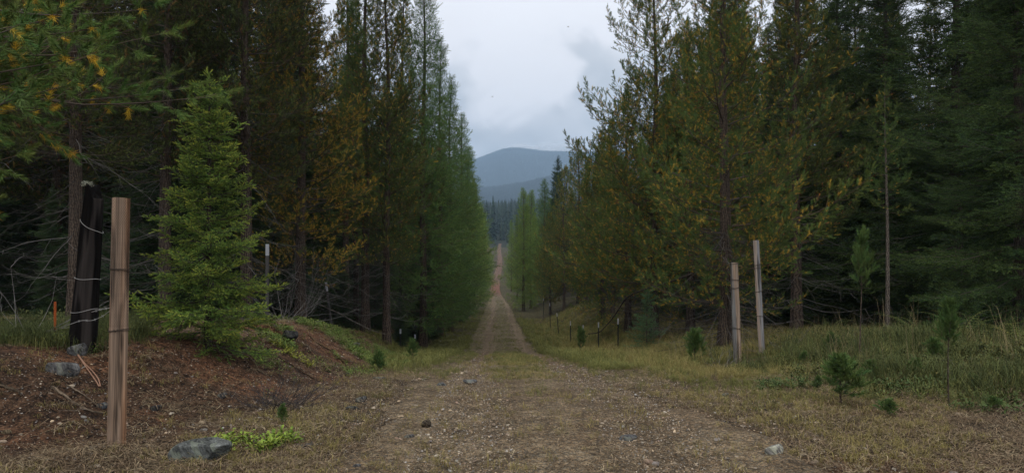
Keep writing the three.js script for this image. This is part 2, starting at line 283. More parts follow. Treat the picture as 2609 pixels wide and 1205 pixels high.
// a spray: a side branch carrying shoots, flat for firs and spruces, bushy for pines and larches
function spray(f, w, R, p, d, len, o, tone) {
  const fat = Math.min(0.011, 0.0016 + len * 0.0045), k = len > 0.5 ? 4 : 3, pts = [p], b0 = basis(d), wob = (R() - 0.5) * 0.3; let q = p, dir = d;
  for (let i = 1; i <= k; i++) { dir = norm([dir[0] + b0[0] * wob / k, dir[1] + o.up / k, dir[2] + b0[2] * wob / k]); q = addv(q, dir, len / k); pts.push(q); }
  if (len > o.sl * 1.15) w.tube(pts, pts.map((_, i) => lerp(fat, 0.0012, i / k)), 3, o.twig);
  let side = R() < 0.5 ? 1 : -1;
  for (let s = len * o.bare; s < len - o.sl * 0.35; s += o.gap * (0.7 + 0.6 * R())) {
    const t = s / len * k, i = Math.min(k - 1, Math.floor(t)), a = pts[i], e = pts[i + 1], base = [lerp(a[0], e[0], t - i), lerp(a[1], e[1], t - i), lerp(a[2], e[2], t - i)], ax = norm([e[0] - a[0], e[1] - a[1], e[2] - a[2]]), b = basis(ax);
    side = -side; const roll = o.flat ? (side > 0 ? 0 : Math.PI) + (R() - 0.5) * 1.5 : R() * 6.28, ang = o.ang * (0.75 + 0.5 * R()), cs = Math.cos(roll), sn = Math.sin(roll);
    const dd = norm([ax[0] * Math.cos(ang) + (b[0] * cs + b[3] * sn) * Math.sin(ang), ax[1] * Math.cos(ang) + (b[1] * cs + b[4] * sn) * Math.sin(ang) + o.up * 0.35, ax[2] * Math.cos(ang) + (b[2] * cs + b[5] * sn) * Math.sin(ang)]);
    const l = Math.min(o.sl * (0.55 + 0.6 * R()), (len - s) * 1.1 + o.sl * 0.35), [y, old, split] = tone(R, 1 - s / len);
    shoot(f, R, base, dd, l, o, y, old, split);
  }
  const [y, old, split] = tone(R, 0), l = Math.min(len, o.sl); shoot(f, R, addv(q, dir, -l * 0.75), dir, l, o, y, old, split);
  if (o.clothed) { const [y2, o2] = tone(R, 0.6); for (let i = 0; i < k; i++) { const a = pts[i], e = pts[i + 1]; if ((i + 1) / k > o.bare) shoot(f, R, a, norm([e[0] - a[0], e[1] - a[1], e[2] - a[2]]), len / k, o, y2, o2, 0.3); } }
}
function limb(f, w, R, p, az, elev, L, o, tone) {
  const K = Math.max(4, Math.ceil(L / 0.3)), pts = [p]; let q = p, e = elev, a = az;
  for (let i = 1; i <= K; i++) { const s = i / K; e = elev + o.sweep * s * s + (R() - 0.5) * 0.16; a += (R() - 0.5) * 0.22; q = [q[0] + Math.cos(a) * Math.cos(e) * L / K, q[1] + Math.sin(e) * L / K, q[2] + Math.sin(a) * Math.cos(e) * L / K]; pts.push(q); }
  const fat = 0.0035 + 0.0062 * L * (o.thick ?? 1);
  w.tube(pts, pts.map((_, i) => lerp(fat, 0.002, (i / K) ** 0.8)), L > 1 ? 5 : 3, o.limbCol);
  for (let s = o.s0 * (0.8 + 0.5 * R()), side = 1; s < 0.97; s += o.secGap / L * (0.7 + 0.6 * R())) {
    const t = s * K, i = Math.min(K - 1, Math.floor(t)), A = pts[i], B = pts[i + 1], base = [lerp(A[0], B[0], t - i), lerp(A[1], B[1], t - i), lerp(A[2], B[2], t - i)], ax = norm([B[0] - A[0], B[1] - A[1], B[2] - A[2]]), b = basis(ax); side = -side;
    const roll = o.flat ? (side > 0 ? 0 : Math.PI) + (R() - 0.5) * 1.3 : (side > 0 ? 0 : Math.PI) + (R() - 0.5) * 2.6, ang = o.secAng * (0.8 + 0.4 * R()), cs = Math.cos(roll), sn = Math.sin(roll);
    const d = norm([ax[0] * Math.cos(ang) + (b[0] * cs + b[3] * sn) * Math.sin(ang), ax[1] * Math.cos(ang) + (b[1] * cs + b[4] * sn) * Math.sin(ang) - (o.hang ?? 0) * (1 - s), ax[2] * Math.cos(ang) + (b[2] * cs + b[5] * sn) * Math.sin(ang)]);
    spray(f, w, R, base, d, Math.max(o.sl * 0.8, o.secFrac * L * (1.05 - s) * (0.6 + 0.7 * R())), o, (r, inn) => tone(r, clamp(inn * 0.5 + (1 - s) * 0.6, 0, 1)));
  }
  spray(f, w, R, pts[K - 1], norm([q[0] - pts[K - 1][0], q[1] - pts[K - 1][1], q[2] - pts[K - 1][2]]), Math.max(o.sl, L * 0.16), o, tone);
}
function deadLimb(w, R, p, az, elev, L, col, fork = 2) {              // a bare curving branch with finer ones
  const K = Math.max(3, Math.ceil(L / 0.3)), pts = [p], bend = (R() - 0.35) * 1.5, twist = (R() - 0.5) * 1.1; let q = p;
  for (let i = 1; i <= K; i++) { const s = i / K, e = elev - 0.25 + bend * s * s + (R() - 0.5) * 0.25, a = az + twist * s + (R() - 0.5) * 0.25; q = [q[0] + Math.cos(a) * Math.cos(e) * L / K, q[1] + Math.sin(e) * L / K, q[2] + Math.sin(a) * Math.cos(e) * L / K]; pts.push(q); }
  const fat = Math.min(0.013, 0.0018 + 0.0038 * L); w.tube(pts, pts.map((_, i) => lerp(fat, 0.0014, i / K)), 3, col);
  if (fork > 0) for (let i = 1; i <= K; i++) if (R() < 0.55) deadLimb(w, R, pts[i], az + (R() < 0.5 ? -1 : 1) * (0.5 + 0.6 * R()), elev + (R() - 0.5) * 0.8, L * (0.22 + 0.3 * R()) * (1 - 0.4 * i / K), col, fork - 1);
}
// boughs are grown a few times for each kind of tree, in three lengths, and set round the trunk with tints and turns of their own
function boughs(o, lengths, variants = 2) {
  return lengths.map((L) => { const out = []; for (let v = 0; v < variants; v++) {
    const R = rng(o.seed * 977 + v * 31 + Math.round(L * 100)), f = new Foliage(), w = new Wood(); limb(f, w, R, [0, 0, 0], 0, 0, L, o, o.tone);
    for (let i = 0; i < w.i.length; i += 3) { const [p, q, r] = [w.i[i] * 3, w.i[i + 1] * 3, w.i[i + 2] * 3]; f.tri(w.p[p], w.p[p + 1], w.p[p + 2], w.p[q], w.p[q + 1], w.p[q + 2], w.p[r], w.p[r + 1], w.p[r + 2], w.c[p], w.c[p + 1], w.c[p + 2]); }
    const g = f.build(); triCount += g.attributes.position.count / 3; out.push(g);
  } return { L, geos: out }; });
}
let triCount = 0;
function conifer(o, sets) {
  const R = rng(o.seed), tw = new Wood(), dw = new Wood(), h = o.h, n = 16, sway = o.sway ?? 0.012, s1 = R() * 6, s2 = R() * 6;
  const axis = (y) => [Math.sin(y * 0.55 + s1) * sway * y * 0.5, y, Math.cos(y * 0.5 + s2) * sway * y * 0.5];
  const pts = []; for (let i = 0; i <= n; i++) pts.push(axis(i === 0 ? -0.25 : i / n * h));
  const tr = (y) => o.tr * (1 - clamp(y / h, 0, 1)) ** 0.85 + 0.004 + o.tr * 0.35 * Math.exp(-Math.max(0, y) / (o.tr * 2.4));
  tw.tube(pts, (t) => tr(t * h), o.trunkSides ?? 9, (t, a) => { const k = 0.8 + 0.4 * hash(Math.round(t * 16), Math.round(a * 3), o.seed); return [o.bark[0] * k, o.bark[1] * k, o.bark[2] * k]; });
  const lists = new Map(), m4 = new THREE.Matrix4(), e = new THREE.Euler(), q = new THREE.Quaternion(), V = new THREE.Vector3(), S = new THREE.Vector3();
  const set = (p, az, elev, L, roll = 0) => {
    let best = sets[0]; for (const s of sets) if (Math.abs(Math.log(s.L / L)) < Math.abs(Math.log(best.L / L))) best = s;
    const g = best.geos[Math.floor(R() * best.geos.length)], s = L / best.L; e.set(roll, -az, elev, 'YZX'); q.setFromEuler(e);
    if (!lists.has(g)) lists.set(g, { m: [], c: [] }); const l = lists.get(g); l.m.push(m4.compose(V.set(...p), q, S.set(s, s, (R() < 0.5 ? -1 : 1) * s)).clone()); const k = 0.78 + 0.44 * R(), w = (R() - 0.5) * 0.16; l.c.push(k * (1 + w), k, k * (1 - w));
  };
  const y0 = o.cb * h;
  for (let y = y0; y < h * 0.985;) {
    const t = (y - y0) / (h - y0), L0 = o.r * o.prof(t) + 0.14, m = Math.round(lerp(o.nb[0], o.nb[1], R())), az0 = R() * 6.28;
    for (let b = 0; b < m; b++) {
      if (o.thin && R() < o.thin * (1 - t)) continue;
      set(axis(Math.min(y + (R() - 0.5) * o.whorl * 0.9, h * 0.985)), az0 + b * 6.283 / m + (R() - 0.5) * 0.8, lerp(o.e0, o.e1, t ** (o.ep ?? 1)) + (R() - 0.5) * 0.3, Math.max(0.16, L0 * (0.45 + 0.72 * R() ** 1.2)), (R() - 0.5) * 0.5);
    }
    y += o.whorl * lerp(1.15, 0.55, t) * (0.7 + 0.6 * R());
  }
  set(axis(h * 0.95), R() * 6, 1.5, Math.max(0.3, h * 0.05));
  for (const [p, az, ev, L] of o.extra ?? []) set(p, az, ev, L);
  for (let i = 0; i < (o.dead ?? 0); i++) { const y = lerp(o.dead0 ?? 0.06, o.dead1 ?? o.cb * 1.25, R()) * h, az = R() * 6.28; deadLimb(dw, R, axis(y), az, -0.1 + 0.5 * (R() - 0.5), (o.deadL ?? 1.6) * (0.4 + 0.8 * R()), R() < 0.35 ? [0.14, 0.128, 0.115] : [0.06, 0.052, 0.044]); }
  const crown = [...lists].map(([geo, l]) => ({ geo, n: l.m.length, m: new THREE.InstancedBufferAttribute(new Float32Array(l.m.flatMap((x) => x.elements)), 16), c: new THREE.InstancedBufferAttribute(new Float32Array(l.c), 3) }));
  const out = { trunk: tw.build(), crown, dead: o.dead ? dw.build() : null, h };
  for (const g of [out.trunk, out.dead]) if (g) triCount += g.index.count / 3;
  return out;
}
let nCopies = 0;
function tree(proto, name, label, category, x, d, h, spin = 0, wide = 1, group, sink = 0) {
  const g = thing(name, label, category, [x, ground(x, -d) - sink, -d], group), s = h / proto.h; g.scale.set(s * wide, s, s * wide); g.rotation.y = spin;
  part('trunk', proto.trunk, M.bark, g);
  for (const c of proto.crown) { const m = new THREE.InstancedMesh(c.geo, M.needle, c.n); m.instanceMatrix = c.m; m.instanceColor = c.c; m.name = 'crown'; m.castShadow = m.receiveShadow = true; m.userData.kind = 'stuff'; g.add(m); nCopies += c.n; }
  if (proto.dead) part('dead_branches', proto.dead, M.twig, g, 'stuff');
  return g;
}
const v3 = (a, s = 1) => [a[0] * s, a[1] * s, a[2] * s];
const pick = (R, list) => list[Math.floor(R() * list.length)];
const GREEN = [0.08, 0.135, 0.038], DEEP = [0.028, 0.05, 0.024], YELLOW = [0.44, 0.3, 0.045], RUST = [0.27, 0.12, 0.035], BROWN = [0.13, 0.075, 0.035], LARCH = [0.062, 0.13, 0.042], OLIVE = [0.12, 0.145, 0.036];
const pineTone = (yellowShare, deadShare = 0.04, green = GREEN, yel = YELLOW) => (R, inn) => {
  const r = R(), y = yellowShare * (0.35 + 1.1 * inn);
  if (r < deadShare * inn * 2) return [RUST, BROWN, 0.8];
  if (r < deadShare + y) return [r < deadShare + y * 0.2 ? mixc(yel, green, 0.35 * R()) : green, mixc(yel, RUST, R() * R() * 0.55), 0.3 + 0.35 * R()];
  return [mixc(green, OLIVE, R()), mixc(green, BROWN, R() * 0.3), 0.25];
};
const PINE = { nb: [4, 6], e0: 0.0, e1: 0.8, sweep: 0.8, s0: 0.2, secGap: 0.095, secAng: 0.8, secFrac: 0.42, flat: false, up: 0.6, sl: 0.165, gap: 0.075, ang: 0.7, bare: 0.34, a0: 0.95, a1: 0.35, nl: 0.062, nw: 0.0065, nd: 400, sag: 0, twig: [0.1, 0.07, 0.045], limbCol: [0.075, 0.058, 0.045], bark: [0.14, 0.11, 0.09], whorl: 0.32, prof: (t) => (t < 0.14 ? lerp(0.72, 1, t / 0.14) : (1 - (t - 0.14) / 0.86) ** 0.8) };
const FIR = { nb: [5, 7], e0: -0.2, e1: 0.5, sweep: 0.3, s0: 0.1, secGap: 0.075, secAng: 0.95, secFrac: 0.45, flat: true, up: 0.06, hang: 0.16, sl: 0.17, gap: 0.055, ang: 0.8, bare: 0.05, a0: 1.15, a1: 0.6, nl: 0.032, nw: 0.013, nd: 170, sag: 0, clothed: true, twig: [0.09, 0.07, 0.05], limbCol: [0.085, 0.07, 0.058], bark: [0.13, 0.11, 0.09], whorl: 0.27, prof: (t) => (t < 0.08 ? 0.9 : (1 - (t - 0.08) / 0.92) ** 0.85) };
const LARCHES = { nb: [4, 6], e0: -0.05, e1: 0.7, sweep: 0.45, s0: 0.1, secGap: 0.11, secAng: 0.9, secFrac: 0.4, flat: false, up: 0.2, hang: 0.25, sl: 0.34, gap: 0.115, ang: 0.75, bare: 0.08, a0: 1.2, a1: 0.7, nl: 0.045, nw: 0.014, nd: 120, sag: 0.1, twig: [0.13, 0.1, 0.06], limbCol: [0.1, 0.08, 0.06], bark: [0.16, 0.125, 0.1], whorl: 0.28, prof: (t) => (t < 0.1 ? 0.85 : (1 - (t - 0.1) / 0.9) ** 0.82) };
const SP = {
  yellow: { ...PINE, seed: 1, tone: pineTone(0.38, 0.03) }, orange: { ...PINE, seed: 2, tone: pineTone(0.72, 0.07, [0.075, 0.1, 0.026]) }, green: { ...PINE, seed: 3, tone: pineTone(0.09, 0.03) }, rusty: { ...PINE, seed: 4, tone: pineTone(0.13, 0.05, [0.066, 0.09, 0.028]) },
  dark: { ...PINE, seed: 5, tone: pineTone(0.05, 0.06, [0.026, 0.036, 0.016], [0.2, 0.13, 0.04]) },
  larch: { ...LARCHES, seed: 6, tone: (R) => [mixc([0.07, 0.135, 0.036], [0.115, 0.165, 0.038], R()), mixc(LARCH, DEEP, R() * 0.5), 0.2] },
  bright: { ...LARCHES, seed: 7, tone: (R, inn) => [mixc([0.12, 0.21, 0.045], [0.2, 0.25, 0.05], R()), mixc(LARCH, [0.16, 0.14, 0.03], inn * R() * 0.7), 0.25] },
  fir: { ...FIR, seed: 8, tone: (R) => [mixc([0.035, 0.066, 0.027], [0.06, 0.09, 0.03], R()), DEEP, 0.4] },
  hemlock: { ...FIR, seed: 9, hang: 0.3, tone: (R) => [mixc([0.045, 0.08, 0.024], [0.075, 0.11, 0.028], R()), DEEP, 0.4] },
  young: { ...FIR, seed: 10, sweep: 0.35, secGap: 0.04, secFrac: 0.45, hang: 0.16, sl: 0.11, gap: 0.034, nl: 0.018, nw: 0.007, nd: 400, tone: (R, inn) => [mixc([0.115, 0.2, 0.042], [0.4, 0.4, 0.06], R() * (1 - inn)), mixc([0.05, 0.095, 0.03], [0.12, 0.11, 0.03], R() * 0.6), 0.35] },
  sapling: { ...FIR, seed: 11, secGap: 0.09, secFrac: 0.42, sl: 0.12, gap: 0.055, nl: 0.024, nw: 0.011, nd: 240, tone: (R) => [[0.1, 0.185, 0.08], [0.06, 0.08, 0.035], 0.3] },
  seedling: { ...PINE, seed: 12, s0: 0.3, secGap: 0.1, secFrac: 0.4, sl: 0.17, nl: 0.085, nw: 0.006, nd: 480, a0: 0.75, a1: 0.25, limbCol: [0.09, 0.07, 0.05], tone: (R, inn) => [mixc([0.06, 0.118, 0.034], [0.095, 0.14, 0.036], R()), inn > 0.8 ? [0.2, 0.11, 0.045] : [0.085, 0.125, 0.038], 0.3] },
  near: { ...PINE, seed: 13, sl: 0.2, nl: 0.075, nw: 0.0075, nd: 400, gap: 0.15, secGap: 0.2, sweep: 0.35, bare: 0.45, up: 0.2, ang: 0.95, secAng: 0.95, tone: pineTone(0.2, 0.01, [0.08, 0.15, 0.035], [0.55, 0.37, 0.04]) },
};
const B = {}; for (const [k, lengths] of Object.entries({ yellow: [2.9, 1.5, 0.6], orange: [2.4, 1.3, 0.55], green: [2.0, 1.0, 0.45], rusty: [2.2, 1.1, 0.5], dark: [2.4, 1.2, 0.5], larch: [2.3, 1.2, 0.5], bright: [2.0, 1.0, 0.45], fir: [2.6, 1.3, 0.55], hemlock: [2.8, 1.4, 0.6], young: [1.0, 0.55, 0.25], sapling: [0.8, 0.35], seedling: [0.28, 0.18], near: [3.2, 2.2, 1.1, 0.5] })) B[k] = boughs(SP[k], lengths);
const P = {}, grow = (key, set, o) => { P[key] = conifer({ ...SP[set], ...o }, B[set]); };
const full = (t) => (t < 0.12 ? lerp(0.75, 1, t / 0.12) : (1 - (t - 0.12) / 0.88) ** 0.62);
grow('road', 'yellow', { seed: 101, h: 14, cb: 0.1, r: 3.7, prof: full, tr: 0.2, whorl: 0.46, dead: 200, dead0: 0.02, dead1: 0.26, deadL: 2.0, trunkSides: 12 });
grow('roadB', 'yellow', { seed: 121, h: 13, cb: 0.13, r: 3.7, prof: full, tr: 0.15, whorl: 0.46, dead: 90, dead0: 0.02, dead1: 0.2, deadL: 1.8 });
grow('low', 'yellow', { seed: 131, h: 11, cb: 0.05, r: 3.3, prof: full, tr: 0.14, whorl: 0.38, dead: 60, dead0: 0.02, dead1: 0.2, deadL: 1.8 });
grow('orange', 'orange', { seed: 102, h: 15, cb: 0.12, r: 2.8, tr: 0.16, dead: 70, deadL: 2.0 });
grow('slim', 'green', { seed: 103, h: 17, cb: 0.24, r: 2.2, tr: 0.17, dead: 80, deadL: 1.6 });
grow('slimB', 'rusty', { seed: 104, h: 15, cb: 0.2, r: 2.4, tr: 0.15, dead: 80, deadL: 1.8 });
grow('dark', 'dark', { seed: 105, h: 16, cb: 0.25, r: 2.7, tr: 0.17, dead: 85, dead1: 0.42, deadL: 2.3 });
grow('larch', 'larch', { seed: 106, h: 16, cb: 0.06, r: 2.6, tr: 0.17, dead: 12, deadL: 1.4 });
grow('larchB', 'bright', { seed: 107, h: 14, cb: 0.05, r: 2.3, tr: 0.15, e1: 0.85 });
grow('fir', 'fir', { seed: 108, h: 15, cb: 0.05, r: 2.9, tr: 0.18, dead: 30, deadL: 1.6 });
grow('hemlock', 'hemlock', { seed: 109, h: 14, cb: 0.03, r: 3.1, tr: 0.17, e0: -0.3, dead: 16, deadL: 1.5 });
grow('young', 'young', { seed: 110, h: 3.75, cb: 0.0, r: 1.15, tr: 0.05, e0: -0.22, whorl: 0.16, e1: 0.35, nb: [4, 7], prof: (t) => (1 - t) ** 0.8, dead: 10, dead0: 0.05, dead1: 0.5, deadL: 0.9 });
grow('sapling', 'sapling', { seed: 111, h: 2.5, cb: 0.04, r: 0.95, tr: 0.028, e0: -0.1, whorl: 0.2, nb: [5, 7], prof: (t) => (t > 0.5 && t < 0.72 ? 0.16 : (1 - t) ** 0.8) });
grow('seedling', 'seedling', { sway: 0.09, seed: 112, h: 1.0, cb: 0.3, r: 0.3, tr: 0.012, nb: [4, 5], e0: 0.55, e1: 0.95, whorl: 0.17, prof: (t) => 1 - 0.6 * t });
grow('seedlingB', 'seedling', { sway: 0.09, seed: 113, h: 0.8, cb: 0.18, r: 0.32, tr: 0.011, nb: [4, 5], e0: 0.55, e1: 0.95, whorl: 0.14, prof: (t) => 1 - 0.55 * t });
grow('pole', 'seedling', { sway: 0.09, seed: 114, h: 2.4, cb: 0.66, r: 0.27, tr: 0.02, nb: [5, 6], e0: 0.6, e1: 1.1, whorl: 0.11, prof: (t) => 1 - 0.25 * t, dead: 10, dead0: 0.1, dead1: 0.6, deadL: 0.35 });
grow('tuft', 'seedling', { sway: 0.09, seed: 115, h: 1.75, cb: 0.66, r: 0.2, tr: 0.018, nb: [3, 5], e0: 0.6, e1: 1.1, whorl: 0.18, prof: (t) => 1 - 0.3 * t, dead: 6, dead0: 0.1, dead1: 0.5, deadL: 0.4 });
grow('thin', 'green', { seed: 116, h: 10, cb: 0.5, r: 1.3, tr: 0.085, whorl: 0.5, dead: 46, dead0: 0.1, dead1: 0.6, deadL: 0.7, bark: [0.26, 0.23, 0.2] });
{ // the pine whose boughs hang into view at the upper left, its trunk just out of sight
  const x0 = -6.6, d0 = 7.6, g0 = ground(x0, -d0), to = (px, py, d, fromY) => { const tx = spot(px, d) - x0, tz = -d + d0, ty = tipHeight(py, d) - g0, dx = Math.hypot(tx, tz); return [[0, fromY, 0], Math.atan2(tz, tx), Math.atan2(ty - fromY, dx) - 0.12, Math.hypot(dx, ty - fromY)]; };
  grow('bough', 'near', { seed: 117, h: 11, cb: 0.33, r: 2.7, tr: 0.15, whorl: 0.42, nb: [4, 6], thin: 0.35, dead: 36, dead0: 0.12, dead1: 0.5, deadL: 2.2,
    extra: [to(540, 235, 7.8, 2.9), to(415, 70, 7.4, 3.1), to(300, 180, 6.9, 2.6), to(200, 210, 6.4, 2.7), to(410, 190, 8.3, 2.7), to(75, 240, 5.4, 2.5), to(30, 560, 5.9, 1.6), to(25, 385, 6.2, 2.0), to(130, 120, 6.2, 3.1), to(330, 20, 7.2, 3.6), to(250, 100, 7.6, 3.0), to(470, 215, 7.9, 2.8), to(190, 70, 6.8, 3.3), to(90, 150, 6.0, 2.9), to(60, 40, 6.1, 3.3), to(345, 230, 8.0, 2.5)] });
}
// ------------------------------------------------------------------ the trees, one by one
const at2 = (px, d) => [spot(px, d), d];
function stand(protoKey, name, category, label, px, d, tip, spin, wide = 1, group) { const x = spot(px, d); return tree(P[protoKey], name, label, category, x, d, tipHeight(tip, d) - ground(x, -d), spin, wide, group); }
const placed = [];
const put = (...a) => { placed.push([spot(a[4], a[5]), a[5]]); return stand(...a); };
tree(P.bough, 'pine_tree', 'pine whose long boughs of green and golden needle tufts hang in at the upper left', 'pine tree', -6.6, 7.6, 11); placed.push([-6.6, 7.6]);
put('dark', 'pine_tree', 'pine tree', 'dark pine with bare curling twigs right behind the blackened leaning post', 190, 13.5, -900, 1.1);
put('dark', 'pine_tree', 'pine tree', 'dark pine with bare twigs rising behind the left side of the young spruce', 420, 16.5, -700, 3.4);
put('dark', 'pine_tree', 'pine tree', 'brown-needled dim pine rising behind the right side of the young spruce', 625, 17.5, -650, 0.2);
put('orange', 'pine_tree', 'pine tree', 'pine full of orange and yellow needles left of the two bare trunks', 765, 19.5, -420, 2.0, 1.05);
put('slim', 'pine_tree', 'pine tree', 'thin-crowned pine with daylight through its top, behind the orange pine', 880, 29, -190, 0.7, 0.9);
put('slim', 'pine_tree', 'pine tree', 'straight slim pine, left one of the two bare trunks above the bank', 930, 24, -260, 2.9);
put('slimB', 'pine_tree', 'pine tree', 'slim pine with slightly bowed trunk, right one of two bare trunks above the bank', 985, 23.5, -150, 4.4);
put('slimB', 'pine_tree', 'pine tree', 'olive and rust-flecked pine between the two bare trunks and the green larches', 1022, 33, -60, 1.5, 0.9);
put('larch', 'larch_tree', 'larch', 'tallest green larch, nearest of the larches on the left of the track', 1078, 32, -95, 0.4, 1.0);
put('larch', 'larch_tree', 'larch', 'slim green larch between the tallest larch and the sharp-tipped one', 1121, 40, 92, 1.4, 0.9);
put('larch', 'larch_tree', 'larch', 'green larch with a sharp tip, second of the larches on the left of the track', 1148, 46, 190, 2.2, 1.0);
put('larch', 'larch_tree', 'larch', 'green larch with feathery edge, third of the larches on the left of the track', 1176, 57, 285, 3.9, 1.05);
put('slimB', 'pine_tree', 'pine tree', 'dull pine in shade between the second and third larches on the left', 1126, 52, 330, 5.5, 1.1);
put('larchB', 'larch_tree', 'larch', 'yellow-green larch leaning its boughs over the left edge of the descending track', 1192, 72, 372, 5.2, 1.3);
put('slim', 'pine_tree', 'pine tree', 'bushy dark-tipped pine, last tall one before the left gap to the far forest', 1207, 88, 452, 1.0, 1.3);
put('larchB', 'larch_tree', 'larch', 'small bright larch far down on the left where the track narrows', 1224, 108, 515, 2.4);
put('larchB', 'larch_tree', 'larch', 'farthest bright larch on the left beside the red stretch of track', 1231, 140, 540, 0.3);
put('fir', 'fir_tree', 'fir tree', 'low dark green fir under the trunks right of the bank', 1018, 27, 742, 0.5, 1.2);
put('fir', 'fir_tree', 'fir tree', 'small dim fir peeping over the bank beside the leaning steel post', 800, 20.5, 762, 2.5, 1.3);
put('fir', 'fir_tree', 'fir tree', 'low dark fir at the left edge of the track under the larches', 1178, 62, 735, 4.5, 1.5);
put('fir', 'fir_tree', 'fir tree', 'dark fir in shade between the bare trunks and the first larch', 1090, 36, 560, 1.5, 0.95);
put('fir', 'fir_tree', 'fir tree', 'dim green fir standing in the wood behind the blackened post', 130, 17.5, 470, 3.3, 0.9);
put('fir', 'fir_tree', 'fir tree', 'low dim fir in the gap between the leaning steel post and the bare trunks', 875, 25, 690, 0.9, 1.3);
put('fir', 'fir_tree', 'fir tree', 'dark bushy fir against the wood behind the two bare trunks', 955, 31, 600, 2.2, 1.2);
put('fir', 'fir_tree', 'fir tree', 'dark fir under the tallest larch on the left', 1052, 33, 640, 5.2, 1.1);
// right of the track
put('road', 'pine_tree', 'pine tree', 'big spreading yellow-flecked pine with thick dark trunk behind the two right-hand posts', 1848, 17.3, -330, 0.3, 1.0);
put('roadB', 'pine_tree', 'pine tree', 'yellow-flecked pine with upswept twigs, left neighbour of the big pine behind the right-hand posts', 1668, 26, -150, 3.5, 0.98);
put('low', 'pine_tree', 'pine tree', 'bushy low-branched pine left of the spreading pines, its boughs almost touching the fenced grass', 1600, 33, 235, 0.9, 1.15);
put('low', 'pine_tree', 'pine tree', 'bushy low-branched pine in the gap between the two spreading pines', 1760, 25, 60, 2.6, 1.1);
put('low', 'pine_tree', 'pine tree', 'yellowish bushy pine behind the small spruce sapling, between fence and spreading pines', 1535, 42, 330, 4.1, 1.2);
put('slimB', 'pine_tree', 'pine tree', 'olive pine filling the gap right of the big yellow-flecked pine', 2030, 20.5, -330, 2.2, 1.25);
put('thin', 'pine_tree', 'pine tree', 'thin grey-trunked pine with bare curved twigs on the right-hand mound', 2262, 17.6, 200, 1.0);
put('road', 'pine_tree', 'pine tree', 'green and yellow pine with dark underside, tallest of the group beyond the fence', 1475, 64, 356, 4.0, 0.95);
put('roadB', 'pine_tree', 'pine tree', 'shorter yellowish pine in front of the tall one beyond the fence', 1437, 61, 428, 1.2, 0.85);
put('roadB', 'pine_tree', 'pine tree', 'low yellow-green pine at the corner where the fence meets the track', 1402, 64, 545, 2.7, 1.05);
put('slimB', 'pine_tree', 'pine tree', 'olive pine half hidden behind the spreading pine, right of the tall one', 1535, 52, 372, 0.6, 1.05);
put('slimB', 'pine_tree', 'pine tree', 'pine with a stout bare trunk standing alone in the fenced grass', 1562, 40, 300, 5.0, 1.15);
put('larchB', 'larch_tree', 'larch', 'brightest green larch on the right edge of the track', 1334, 78, 478, 1.1, 1.15);
put('larchB', 'larch_tree', 'larch', 'green larch just behind the brightest one on the right of the track', 1353, 84, 484, 4.6, 1.2);
put('larch', 'larch_tree', 'larch', 'bluish-green larch behind the bright larches on the right', 1388, 88, 455, 0.9, 1.25);
put('fir', 'fir_tree', 'fir tree', 'dark pointed fir rising between the bluish larch and the tall pine', 1421, 95, 398, 2.9, 1.0);
put('slim', 'pine_tree', 'pine tree', 'small green pine right of the track, first beyond the bright larches', 1318, 112, 545, 0.1, 0.9);
put('larchB', 'larch_tree', 'larch', 'distant pale larch on the right edge where the track turns red', 1303, 150, 560, 3.1, 0.8);
put('hemlock', 'hemlock_tree', 'hemlock', 'dark hemlock with drooping boughs at the far right edge of the view', 2600, 13.5, -500, 0.8, 1.0);
put('hemlock', 'hemlock_tree', 'hemlock', 'deep green hemlock right of the thin grey-trunked pine', 2440, 20.5, -420, 2.0, 1.1);
put('hemlock', 'hemlock_tree', 'hemlock', 'deep green hemlock behind the thin grey-trunked pine', 2255, 24, -260, 4.2, 1.05);
put('hemlock', 'hemlock_tree', 'hemlock', 'dim hemlock between the olive pine and the thin grey-trunked pine', 2140, 25.5, -190, 5.6, 0.95);
put('hemlock', 'hemlock_tree', 'hemlock', 'dark hemlock deep in the wood left of the far-right hemlock', 2530, 24, -300, 3.0, 1.0);
put('fir', 'fir_tree', 'fir tree', 'dark fir behind the two right-hand posts, right of the thick trunk', 1965, 26, 60, 1.4, 1.0);
